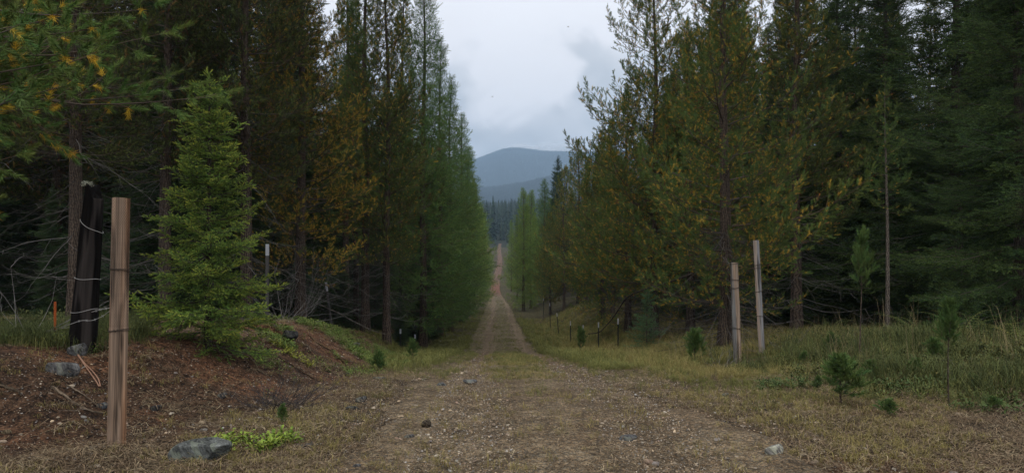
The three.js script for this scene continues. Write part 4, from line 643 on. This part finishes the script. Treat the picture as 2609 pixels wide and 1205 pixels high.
// ------------------------------------------------------------------ roots, sticks and dead wood
function stick(name, label, category, px, r, color, seed, forks = 1, lift = 0.012) { // px: [x, distance] along the ground
  const R = rng(seed), w = new Wood(), P3 = px.map(([a, d, up = 0]) => { const x = spot(a, d); return new THREE.Vector3(x, ground(x, -d) + lift + up, -d); }), c = new THREE.CatmullRomCurve3(P3), o = P3[0], n = 18, pts = []; for (let i = 0; i <= n; i++) { const p = c.getPoint(i / n); pts.push([p.x - o.x + (R() - 0.5) * r, p.y - o.y + (R() - 0.5) * r * 0.6, p.z - o.z + (R() - 0.5) * r]); }
  w.tube(pts, pts.map((_, i) => r * lerp(1, 0.45, i / n) * (0.85 + 0.3 * R())), 6, color); const t = thing(name, label, category, [o.x, o.y, o.z]); part('stem', w.build(), M.bark, t);
  for (let k = 0; k < forks; k++) { const b = new Wood(), i = Math.floor(lerp(5, n - 3, R())); deadLimb(b, R, pts[i], R() * 6.28, 0.1 + 0.3 * R(), 0.12 + 0.2 * R(), v3(color, 0.9), 1); part('side_twig', b.build(), M.twig, t); }
  return t;
}
const G = (px, py) => [px, hitD(py, px)];
const PALE = [0.3, 0.24, 0.18], ROOT = [0.16, 0.105, 0.065];
stick('fallen_stick', 'long pale stick lying on the slope left of the brown post', 'stick', [G(130, 990), G(160, 1010), G(190, 1030), G(225, 1048), G(262, 1058)], 0.016, PALE, 71);
stick('fallen_stick', 'thinner pale stick above the long one, left of the brown post', 'stick', [G(168, 984), G(200, 1000), G(225, 1020), G(250, 1040)], 0.009, PALE, 72);
stick('fallen_stick', 'weathered stick at the left border of the bank', 'stick', [G(0, 984), G(20, 990), G(45, 1000), G(55, 1012)], 0.016, [0.14, 0.11, 0.08], 73, 2);
stick('bare_root', 'thick bare root running down the bank from its crest towards the track', 'root', [G(792, 862), G(815, 880), G(845, 896), G(862, 912), G(880, 930), G(905, 955)], 0.02, ROOT, 74, 0);
stick('bare_root', 'thin bare root left of the thick one on the bank', 'root', [G(785, 855), G(802, 866), G(820, 884), G(838, 905)], 0.01, ROOT, 75, 0);
stick('bare_root', 'long dark root slanting over red soil below the young spruce', 'root', [G(682, 890), G(712, 914), G(745, 934), G(790, 962), G(815, 975)], 0.013, v3(ROOT, 0.7), 76, 0);
stick('bare_root', 'looping pale root at the crest of red soil left of the long dark root', 'root', [G(560, 905), G(590, 908), G(625, 905), G(648, 925), G(660, 945), G(685, 960)], 0.01, PALE, 77, 1);
stick('bare_root', 'pale root curl below the dark boulder on the bank', 'root', [G(765, 878), G(785, 884), G(792, 898)], 0.012, PALE, 78, 0);
stick('fallen_branch', 'grey broken branch with twigs lying on the bank top below the leaning steel post', 'branch', [[810, 19.5, 0.55], [850, 19.8, 0.42], [900, 20, 0.3], [940, 19.8, 0.35], [985, 19.6, 0.48]], 0.016, [0.2, 0.185, 0.165], 79, 6);
stick('weathered_plank', 'weathered splintered plank on the bank at the left border', 'plank', [[-10, 8.9, 0.02], [25, 8.9, 0.03], [45, 8.85, 0.03], [76, 8.8, 0.02]], 0.028, [0.28, 0.22, 0.17], 80, 0);
stick('arching_branch', 'dark bare bough arching down from the big pine over the nearest steel post', 'branch', [[1790, 21, 2.0], [1720, 22, 1.95], [1650, 23.5, 1.85], [1600, 24.5, 1.75], [1570, 25, 1.3], [1530, 25.5, 0.75], [1500, 26, 0.7]], 0.03, [0.06, 0.05, 0.042], 81, 9);
{ // bare saplings and bushes
  const bush = (name, label, category, px, d, h, n, col, seed, spread) => { const R = rng(seed), x = spot(px, d), t = thing(name, label, category, [x, ground(x, -d) - 0.02, -d]), w = new Wood(); for (let i = 0; i < n; i++) deadLimb(w, R, [(R() - 0.5) * spread * 0.4, 0, (R() - 0.5) * spread * 0.4], R() * 6.28, 1.15 - spread * R(), h * (0.6 + 0.5 * R()), v3(col, 0.7 + 0.6 * R()), 2); part('twigs', w.build(), M.twig, t, 'stuff'); return t; };
  bush('dead_bush', 'dry dark grey bush on the slope below the bank', 'bush', 722, hitD(1035, 722), 0.5, 110, [0.06, 0.052, 0.05], 91, 1.0);
  bush('dead_bush', 'bare grey twigs at the foot of the front weathered post', 'bush', 1835, 13.2, 0.7, 14, [0.15, 0.14, 0.13], 92, 0.8);
  bush('dead_bush', 'tangle of bare twigs behind the rear weathered post', 'bush', 1975, 14.2, 0.8, 12, [0.16, 0.14, 0.12], 93, 1.0);
  bush('dead_bush', 'brown bare bush under the low yellow-green pine by the fence corner', 'bush', 1375, 55, 1.5, 30, [0.13, 0.1, 0.075], 94, 0.7);
  bush('bare_sapling', 'leafless grey sapling leaning behind the small spruce sapling', 'sapling', 1668, 24.5, 2.6, 4, [0.15, 0.13, 0.115], 95, 0.35);
  bush('dead_bush', 'pale tangle of dead twigs between the young spruce and the leaning steel post', 'bush', 735, 15.6, 1.7, 22, [0.13, 0.12, 0.11], 96, 1.0);
  bush('dead_bush', 'pale hooked dead twigs at the left border above the bank', 'bush', 45, 8.6, 1.3, 7, [0.18, 0.165, 0.15], 97, 0.9);
}
// ------------------------------------------------------------------ leafy plants
function leaf(f, p, d, up, len, wid, c, fold = 0.25) {                // an oval leaf of four triangles, bent along its rib
  const s = norm([d[1] * up[2] - d[2] * up[1], d[2] * up[0] - d[0] * up[2], d[0] * up[1] - d[1] * up[0]]), m = [p[0] + d[0] * len * 0.55, p[1] + d[1] * len * 0.55, p[2] + d[2] * len * 0.55], e = addv(p, d, len);
  for (const q of [1, -1]) { const a = [m[0] + s[0] * wid * q + up[0] * wid * fold, m[1] + s[1] * wid * q + up[1] * wid * fold, m[2] + s[2] * wid * q + up[2] * wid * fold]; f.tri(...p, ...a, ...m, ...c); f.tri(...m, ...a, ...e, ...c); }
}
function rosette(seed, n, len, col, tall = 0.5, stemH = 0.08) {
  const R = rng(seed), f = new Foliage();
  for (let i = 0; i < n; i++) { const a = R() * 6.28, e = tall * (R() * 1.3 - 0.1), d = norm([Math.cos(a) * Math.cos(e), Math.sin(e), Math.sin(a) * Math.cos(e)]), y = stemH * R(), o = stemH * 0.7 * R(); leaf(f, [Math.cos(a) * o, y, Math.sin(a) * o], d, norm([-d[0] * 0.4, 1, -d[2] * 0.4]), len * (0.7 + 0.5 * R()), len * 0.26, v3(mixc(col[0], col[1], R()), 0.75 + 0.5 * R())); }
  return f.build();
}
function blades(seed, n, h, w, spread, c0, c1, bend = 0.6) {          // a tuft of grass
  const R = rng(seed), f = new Foliage();
  for (let i = 0; i < n; i++) {
    const a = R() * 6.28, r = Math.sqrt(R()) * spread, hh = h * (0.45 + 0.7 * R()), b = bend * (0.3 + R()), c = v3(mixc(c0, c1, R()), 0.75 + 0.5 * R()), ca = Math.cos(a), sa = Math.sin(a), tx = -sa * w * 0.5, tz = ca * w * 0.5; let x = Math.cos(a * 3.1) * r, z = Math.sin(a * 3.1) * r, y = -0.01;
    const q = [[0, 0], [0.4, 0.5], [0.8, 0.85], [1.25, 1]].map(([k, v]) => [x + ca * b * hh * k * k * 0.6, y + hh * v * (1 - 0.25 * b * k * k * 0.6), z + sa * b * hh * k * k * 0.6]);
    for (let k = 0; k < 3; k++) { const A = q[k], B = q[k + 1], m = k === 2 ? 0 : 1 - 0.25 * (k + 1), m0 = 1 - 0.25 * k; f.tri(A[0] - tx * m0, A[1], A[2] - tz * m0, A[0] + tx * m0, A[1], A[2] + tz * m0, B[0] + tx * m, B[1], B[2] + tz * m, ...c); if (m) f.tri(A[0] - tx * m0, A[1], A[2] - tz * m0, B[0] + tx * m, B[1], B[2] + tz * m, B[0] - tx * m, B[1], B[2] - tz * m, ...c); }
  }
  return f.build();
}
function bracken(label, px, d, h, n, seed, yellow, group) {
  const R = rng(seed), x = spot(px, d), t = thing('bracken_fern', label, 'fern', [x, ground(x, -d) - 0.03, -d], group);
  for (let k = 0; k < n; k++) {
    const f = new Foliage(), a = k / n * 6.28 + R(), c = mixc([0.075, 0.12, 0.035], [0.22, 0.2, 0.035], yellow * R()), L = h * (0.75 + 0.4 * R()), ca = Math.cos(a), sa = Math.sin(a), N = 15;
    const p = (s) => [ca * L * 0.8 * s ** 1.3, L * (s * 1.15 - 0.62 * s * s), sa * L * 0.8 * s ** 1.3];
    for (let i = 4; i <= N; i++) { const s = i / N, A = p(s), len = L * 0.33 * (1 - s) ** 0.8 + 0.015; for (const q of [1, -1]) { const dir = norm([-sa * q + ca * 0.5, -0.1, ca * q + sa * 0.5]); for (let j = 0; j < 7; j++) { const b = addv(A, dir, len * j / 7), l2 = len * 0.3 * (1 - j / 7.5), dd = norm([ca * (j % 2 ? 1 : -0.6) + dir[0] * 0.6, -0.1, sa * (j % 2 ? 1 : -0.6) + dir[2] * 0.6]); leaf(f, b, dd, [0, 1, 0], l2, l2 * 0.22, v3(c, 0.8 + 0.4 * R()), 0.05); } } }
    part('frond', f.build(), M.leaf, t); const w = new Wood(), pts = []; for (let i = 0; i <= 8; i++) pts.push(p(i / 8)); w.tube(pts, pts.map((_, i) => lerp(0.005, 0.001, i / 8)), 4, [0.13, 0.12, 0.04]); part('stalk', w.build(), M.twig, t);
  }
}
bracken('yellow-green fern at the right border behind the undergrowth', 2596, 11.5, 0.75, 7, 1, 1.0);
bracken('fern behind the tallest seedling pine on the right', 2450, 12.5, 0.85, 7, 2, 0.3);
bracken('fern left of the tallest seedling pine, at the edge of the dark wood', 2345, 13.5, 0.8, 7, 3, 0.25);
bracken('fern right of the thin grey trunk at the edge of the dark wood', 2300, 15, 0.7, 6, 4, 0.3);
bracken('fern half in shade between the tallest seedling and the right border', 2525, 13.2, 0.8, 7, 5, 0.2);
bracken('low fern in the grass left of the thick dark trunk', 1722, 19, 0.75, 7, 6, 0.1);
bracken('shaded fern between the two weathered posts and the grey trunk', 2105, 15.8, 0.7, 6, 7, 0.2);
{ // the leafy plants that can be told apart
  const lush = (label, px, py, r, n, seed, c, name = 'leafy_plant') => { const R = rng(seed), d = hitD(py, px), x = spot(px, d), y0 = ground(x, -d), t = thing(name, label, 'plant', [x, y0, -d]), parts = []; for (let i = 0; i < n; i++) { const a = R() * 6.28, q = Math.sqrt(R()) * r, g = rosette(seed * 31 + i % 3, 18, 0.035, c, 0.9, 0.07), X = Math.cos(a) * q * 1.6, Z = Math.sin(a) * q; g.scale(0.8 + 0.6 * R(), 0.9 + 0.6 * R(), 0.8 + 0.6 * R()); g.translate(X, ground(x + X, -d + Z) - y0, Z); parts.push(g); } part('leaves', mergeGeometries(parts), M.leaf, t, 'stuff'); };
  const fresh = [[0.105, 0.19, 0.03], [0.2, 0.24, 0.035]];
  lush('low bright green leafy patch right of the slate slab', 640, 1140, 0.2, 34, 3, fresh); lush('small bright leafy patch next to the tiny seedling', 715, 1128, 0.09, 12, 4, fresh);
  lush('yellow-green leafy clump on red soil below the dark boulder', 742, 905, 0.2, 26, 6, [[0.16, 0.2, 0.03], [0.27, 0.25, 0.04]]);
  const weed = [[0.045, 0.075, 0.026], [0.085, 0.11, 0.032]], lighter = [[0.075, 0.105, 0.03], [0.13, 0.14, 0.04]];
  for (const [px, py, r, n, seed, c, label] of [[2015, 985, 0.3, 40, 11, weed, 'low dark weed clump right of the bare twigs by the front weathered post'], [2110, 945, 0.35, 46, 12, lighter, 'pale green weed clump at the foot of the mound under the thin top-tufted sapling'], [2235, 1000, 0.32, 44, 13, weed, 'dark weed clump between the bushy seedling and the tallest seedling'], [2355, 985, 0.36, 46, 14, weed, 'dark weed clump just left of the stem of the tallest seedling'], [2475, 1010, 0.4, 52, 15, lighter, 'broad weed clump right of the stem of the tallest seedling'], [2560, 1040, 0.34, 46, 16, weed, 'dark weed clump by the right border of the foreground'], [2300, 905, 0.5, 54, 17, weed, 'leafy weed clump below the fern by the grey trunk']]) lush(label, px, py, r, n, seed, c, 'weed_clump');
  lush('dark green low shrub in the grass before the steel posts', 1437, 868, 0.75, 60, 7, [[0.035, 0.065, 0.032], [0.05, 0.08, 0.03]], 'low_shrub');
  lush('bright round shrub in the fenced grass beneath the pines', 1490, 780, 1.0, 70, 8, [[0.07, 0.12, 0.035], [0.1, 0.14, 0.04]], 'low_shrub');
  lush('dark round shrub right of the bright one in the fenced grass', 1520, 782, 0.8, 60, 9, [[0.05, 0.075, 0.035], [0.06, 0.07, 0.03]], 'low_shrub');
}
// ------------------------------------------------------------------ what nobody could count: grass, leaves, litter, gravel
{
  const R = rng(777), m = new THREE.Matrix4(), q = new THREE.Quaternion(), e = new THREE.Euler(), V = new THREE.Vector3(), S = new THREE.Vector3();
  const place = (x, y, z, s, sy = s, tilt = 0.15, sz = s) => { e.set((R() - 0.5) * tilt * 2, R() * 6.283, (R() - 0.5) * tilt * 2); q.setFromEuler(e); m.compose(V.set(x, y, z), q, S.set(s, sy, sz)); return m.clone(); };
  const scatter = (n, d0, d1, ok, make, spread = 0.74, bias = 1.6) => { for (let i = 0, t = 0; i < n && t < n * 12; t++) { const d = lerp(d0, d1, R() ** bias), x = (R() * 2 - 1) * (spread * d + 2); const k = ok(x, d); if (!(R() < k) || Math.hypot(x - 4.04, d - 13.4) < 0.75 || Math.hypot(x - 4.85, d - 14.6) < 0.5) continue; make(x, ground(x, -d), -d, d); i++; } };
  const layer = (name, label, geos, material, n, d0, d1, ok, size, tint, tilt = 0.15, spread, bias, lift = 0) => {
    const lists = geos.map(() => []), cols = geos.map(() => []); let k = 0;
    scatter(n, d0, d1, ok, (x, y, z, d) => { const i = k++ % geos.length, s = size(R, d), a = Array.isArray(s) ? s : [s, s, s]; lists[i].push(place(x, y + lift * a[1], z, a[0], a[1], tilt, a[2])); cols[i].push(tint(R, x, d)); }, spread, bias);
    geos.forEach((g, i) => { if (lists[i].length) copies(numbered(name), label, g, material, lists[i], cols[i]); });
  };
  const grey = (R2) => { const k = 0.7 + 0.6 * R2(); return [k, k, k]; };
  // pebbles
  const peb = [1, 2, 3, 4].map((s) => { const g = chunk(200 + s, 1, 0.62, 0.8, 9, 0.5, 0.8); g.deleteAttribute('uv'); return g; });
  const STONES = [[0.32, 0.26, 0.19], [0.36, 0.29, 0.21], [0.27, 0.25, 0.22], [0.3, 0.28, 0.25], [0.4, 0.34, 0.26], [0.3, 0.24, 0.17], [0.25, 0.2, 0.14], [0.3, 0.21, 0.15], [0.22, 0.19, 0.17], [0.24, 0.18, 0.13], [0.45, 0.34, 0.22]];
  const stoneTint = (R2) => v3(pick(R2, STONES), 0.6 + 0.6 * R2());
  const pm = mat({ roughness: 0.9 });
  const gravelly = (x, d) => { const u = x - trackX(d); if (onTrack(x, d, 0.3)) return d > 16 && Math.abs(u) < 0.45 ? 0.25 : 0.9; if (u < 0) return bankS(x, d) > 1.7 ? 0.03 : d > 18 ? 0.1 : 0.6; return d < 13 ? 0.75 * Math.exp(-Math.max(0, u - 2) * 0.55) : 0.02; };
  layer('gravel', 'fine gravel strewn over the track', peb, pm, 64000, 1.8, 16, gravelly, (R2) => 0.0035 + 0.008 * R2() ** 3, stoneTint, 0.5, 0.72, 1.5);
  layer('gravel', 'fine gravel strewn over the track', peb, pm, 11000, 1.8, 45, gravelly, (R2) => 0.007 + 0.016 * R2() ** 4, stoneTint, 0.4, 0.72, 1.7);
  layer('gravel', 'loose stones strewn over the track and bank', peb, pm, 260, 2.5, 30, (x, d) => gravelly(x, d) * (x < 0 ? 1 : 0.6), (R2) => 0.02 + 0.03 * R2() ** 2, stoneTint, 0.3, 0.72, 1.5);
  // needle litter and dry stalks
  const straw = (seed, n, len, c0, c1) => { const R2 = rng(seed), f = new Foliage(); for (let i = 0; i < n; i++) { const a = R2() * 6.28, x = (R2() - 0.5) * 0.2, z = (R2() - 0.5) * 0.2, y = 0.004 + 0.02 * R2(), l = len * (0.4 + 0.8 * R2()), c = v3(mixc(c0, c1, R2()), 0.6 + 0.7 * R2()), w = 0.0022, sx = -Math.sin(a) * w, sz = Math.cos(a) * w, mx = x + Math.cos(a) * l * 0.5, mz = z + Math.sin(a) * l * 0.5, my = y + l * 0.15 * R2(), b = a + (R2() - 0.5) * 1.4, ex = mx + Math.cos(b) * l * 0.5, ez = mz + Math.sin(b) * l * 0.5; f.tri(x - sx, y, z - sz, x + sx, y, z + sz, mx, my, mz, ...c); f.tri(mx - sx, my, mz - sz, mx + sx, my, mz + sz, ex, 0.002, ez, ...c); f.tri(x, y, z, mx + sx, my, mz + sz, mx - sx, my, mz - sz, ...c); } return f.build(); };
  const litterGeo = [straw(1, 26, 0.08, [0.2, 0.145, 0.085], [0.105, 0.07, 0.042]), straw(2, 26, 0.07, [0.17, 0.115, 0.066], [0.085, 0.06, 0.038]), straw(3, 20, 0.12, [0.24, 0.19, 0.115], [0.13, 0.09, 0.054])];
  layer('needle_litter', 'dry needles and broken stalks on the ground', litterGeo, M.grass, 14500, 1.8, 22, (x, d) => { const u = x - trackX(d); if (onTrack(x, d, -0.1)) return 0.05; return u < 0 ? (bankS(x, d) < 2.2 ? 0.1 + 0.16 * smoothstep(-bankS(x, d), -0.3, 0.8) + 0.5 * smoothstep(fbm(x * 1.2, d * 1.2, 3, 5), 0.44, 0.62) : 0.5) : d < 11 ? 0.25 + 0.6 * smoothstep(u, 2, 4.5) : 0.2; }, (R2) => 0.8 + 0.9 * R2(), grey, 0.1, 0.73, 1.35);
  // grass
  const dry = [[0.25, 0.195, 0.07], [0.16, 0.14, 0.047]], fresh = [[0.1, 0.118, 0.034], [0.175, 0.16, 0.046]];
  const shortDry = [blades(11, 16, 0.085, 0.003, 0.05, ...dry, 1.2), blades(12, 16, 0.07, 0.003, 0.06, dry[0], fresh[1], 1.3)], longDry = [blades(13, 26, 0.42, 0.005, 0.09, ...dry, 0.9), blades(14, 26, 0.36, 0.005, 0.1, dry[0], [0.17, 0.165, 0.05], 1.0), blades(15, 26, 0.46, 0.005, 0.08, [0.34, 0.26, 0.1], dry[1], 0.8)], greenG = [blades(16, 24, 0.22, 0.005, 0.08, ...fresh, 0.9), blades(17, 24, 0.17, 0.0045, 0.09, fresh[0], dry[1], 1.0)];
  const darkG = blades(18, 26, 0.26, 0.005, 0.1, [0.036, 0.052, 0.018], [0.078, 0.085, 0.027], 1.0);  // dark weeds, colour lowered further to carry the shade of overhanging trees
  const patch = (x, d, s, f = 0.6) => smoothstep(fbm(x * f, d * f, 3, s), 0.42, 0.6);
  layer('short_grass', 'thin short grass along and between the wheel tracks', shortDry, M.grass, 12500, 1.8, 26, (x, d) => { const u = x - trackX(d); if (onTrack(x, d)) { const mid = Math.exp(-((u / 0.42) ** 2)); return (0.06 + 0.8 * mid * smoothstep(d, 8, 15)) * (0.25 + patch(x, d, 71, 1.2)); } return u < 0 ? (bankS(x, d) < 0 ? 0.32 * (0.1 + patch(x, d, 72)) : 0.06) : 0.4 * (0.15 + patch(x, d, 73)); }, (R2) => 0.6 + 0.8 * R2(), (R2) => { const k = 0.8 + 0.4 * R2(); return [k, k, k]; }, 0.2, 0.72, 1.5);
  layer('short_grass', 'grass on the crown of the descending track', [greenG[1], shortDry[1]], M.grass, 9000, 7, 110, (x, d) => { const u = x - trackX(d); if (!onTrack(x, d, 0.5)) return 0; const rut = Math.exp(-(((Math.abs(u) - 0.82) / 0.32) ** 2)); return (1 - rut) * (0.2 + 0.8 * patch(x, d, 75, 1)) * smoothstep(d, 8, 19); }, (R2) => 0.3 + 0.4 * R2(), grey, 0.2, 0.1, 1.5);
  layer('long_grass', 'long yellow grass on the right verge and mound', longDry, M.grass, 15000, 10.5, 60, (x, d) => { const u = x - trackX(d); if (u < 1.5 || onTrack(x, d, 0.25)) return 0; const mound = d < 22 && u > 4 ? (0.25 + 0.75 * patch(x, d, 81, 0.5)) * (0.35 + 0.65 * smoothstep(d, 12.5, 15)) : 0.75; return mound * smoothstep(u, 1.6, 3.2) * (u > 11 ? 0.3 : 1); }, (R2, d) => (0.3 + 0.55 * R2() ** 1.5) * (0.5 + 0.5 * smoothstep(d, 10, 18)) * (d < 20 ? 0.95 : 1), grey, 0.25, 0.5, 1.5);
  layer('long_grass', 'grass beside the track on the right, greener at the edge', greenG, M.grass, 14000, 7.5, 62, (x, d) => { const u = x - trackX(d); return u > (d < 13 ? 2 : 1.1) && !onTrack(x, d, -0.05) ? ((1 - smoothstep(u, 3.5, 7)) * (0.4 + 0.6 * patch(x, d, 83)) + 0.12) * (0.08 + 0.92 * smoothstep(d + (patch(x, d, 86, 0.8) - 0.5) * 3, 8, 16)) : 0; }, (R2, d) => (0.6 + 0.7 * R2()) * (0.4 + 0.6 * smoothstep(d, 9, 20)), grey, 0.25, 0.45, 1.5);
  layer('verge_grass', 'grass on the left verge of the track', greenG, M.grass, 7000, 11, 80, (x, d) => { const u = x - trackX(d), s = bankS(x, d); return u < -1.2 && !onTrack(x, d, -0.1) && s < (d > 22 ? 1.4 : 0.2) ? (0.25 + 0.75 * patch(x, d, 84)) * smoothstep(d, 11, 17) : 0; }, (R2) => 0.5 + 0.6 * R2(), grey, 0.25, 0.3, 1.5);
  layer('wood_grass', 'pale grass and weeds along the shaded edge of the left wood', [darkG, greenG[1]], M.grass, 1500, 7.8, 13, (x, d) => { const s = bankS(x, d); return x / d < -0.475 && s > 1.6 && s < 4.6 && Math.hypot(x + 3.85, d - 9.6) > 0.7 ? 0.9 : 0; }, (R2) => 0.6 + 0.6 * R2(), grey, 0.3, 0.74, 1);
  // low leaves on the bank and the right-hand undergrowth
  const berry = [[0.065, 0.11, 0.026], [0.14, 0.165, 0.036]], dull = [[0.036, 0.052, 0.02], [0.085, 0.09, 0.028]];
  const leafG = [rosette(41, 26, 0.028, berry, 0.8, 0.07), rosette(42, 26, 0.024, berry, 0.9, 0.09)], dullG = [rosette(43, 28, 0.036, dull, 0.9, 0.1), rosette(44, 30, 0.03, dull, 1, 0.13), rosette(45, 24, 0.036, [[0.08, 0.1, 0.03], [0.17, 0.14, 0.045]], 1, 0.12)];
  layer('ground_cover', 'low glossy leaves creeping over the left bank', leafG, M.leaf, 3800, 8, 20, (x, d) => { const s = bankS(x, d); if (x > -1.5 || s < -0.5) return 0; const px = CX + F * x / d; if (px < 655) return s > 1.3 && s < 4 && px < 260 ? 0.4 : 0; const run = Math.exp(-(((s - lerp(1.3, 0.35, smoothstep(px, 760, 1000))) / 0.55) ** 2)); return run * smoothstep(fbm(x * 1.3, d * 1.3, 3, 92), 0.44, 0.6); }, (R2) => 0.8 + 0.7 * R2(), grey, 0.3, 0.5, 1);
  layer('undergrowth', 'dark grass and weeds, tree shade partly in their colour, among the seedlings on the right', [darkG, greenG[1]], M.grass, 4200, 7, 17, (x, d) => { const u = x - trackX(d); return u < 3 ? 0 : smoothstep(d + u * 0.2 + (fbm(x * 0.8, d * 0.8, 3, 53) - 0.5) * 3, 8, 10.5) * smoothstep(u, 2.8, 4.4) * (0.15 + 0.85 * patch(x, d, 97, 0.8)); }, (R2) => 0.5 + 1.1 * R2() ** 1.5, grey, 0.3, 0.72, 1);
  layer('dry_stalks', 'tall dry stalks standing among the weeds on the right', [blades(61, 4, 0.75, 0.004, 0.06, [0.28, 0.22, 0.12], [0.2, 0.15, 0.08], 0.35), blades(62, 3, 0.6, 0.004, 0.08, [0.34, 0.27, 0.14], [0.17, 0.12, 0.07], 0.5)], M.grass, 380, 7, 19, (x, d) => { const u = x - trackX(d); return u < 3 ? 0 : smoothstep(d + u * 0.2, 8.5, 11) * (0.2 + 0.8 * patch(x, d, 98, 0.9)); }, (R2) => 0.5 + 0.7 * R2(), grey, 0.35, 0.72, 1);
  layer('undergrowth', 'low leafy undergrowth on the right mound', dullG, M.leaf, 6500, 7.5, 19, (x, d) => { const u = x - trackX(d); if (u < 3.4) return 0; const k = smoothstep(d + u * 0.18 + (fbm(x * 0.8, d * 0.8, 3, 51) - 0.5) * 2.5, 8.6, 11) * smoothstep(u, 2.8, 4.6); return k * (0.25 + 0.75 * patch(x, d, 95, 0.7)) * (u < 9.5 && d > 12.5 ? 0.22 : 1) * (0.15 + 0.85 * patch(x, d, 197, 0.9)); }, (R2) => 0.45 + 0.8 * R2(), grey, 0.3, 0.72, 1);
  layer('forest_floor', 'weeds and shade plants on the floor of the woods', [dullG[1], dullG[0]], M.leaf, 5000, 14, 45, (x, d) => { const u = Math.abs(x - trackX(d)); return u > 5 ? 0.6 : 0; }, (R2) => 0.9 + 1.2 * R2(), grey, 0.3, 0.74, 1);
}
// three birds far up in the pale sky
for (const [px, py, d, label, s, roll] of [[1448, 67, 70, 'tiny bird high in the pale sky, topmost of three', 1, 0.4], [1254, 246, 80, 'tiny bird in the sky above the left end of the mountain', 0.8, -0.2], [1443, 386, 90, 'tiny bird just above the mountain ridge', 1, 0.1]]) {
  const t = thing('bird', label, 'bird', [spot(px, d), tipHeight(py, d), -d]), body = new THREE.SphereGeometry(0.045, 12, 8); body.scale(2.6, 0.8, 0.9); const bm = mat({ color: rgb(0.06, 0.055, 0.05) }); part('body', body, bm, t);
  for (const q of [1, -1]) { const f = new Foliage(); const pts = [[0.06, 0.01, 0], [0.03, 0.05, 0.09 * q], [-0.02, 0.06, 0.2 * q], [-0.07, 0.02, 0.1 * q], [-0.06, 0.01, 0]]; for (let i = 1; i + 1 < pts.length; i++) f.tri(...pts[0], ...pts[i], ...pts[i + 1], 0.06, 0.055, 0.05); part('wing', f.build(), M.leaf, t); }
  const tail = new THREE.ConeGeometry(0.03, 0.1, 6); tail.rotateZ(-Math.PI / 2); tail.translate(-0.14, 0, 0); tail.scale(1, 0.4, 1); part('tail', tail, bm, t); t.scale.setScalar(s * 0.7); t.rotation.set(roll, px, 0.1);
}
camera.updateProjectionMatrix();
renderer.render(scene, camera);
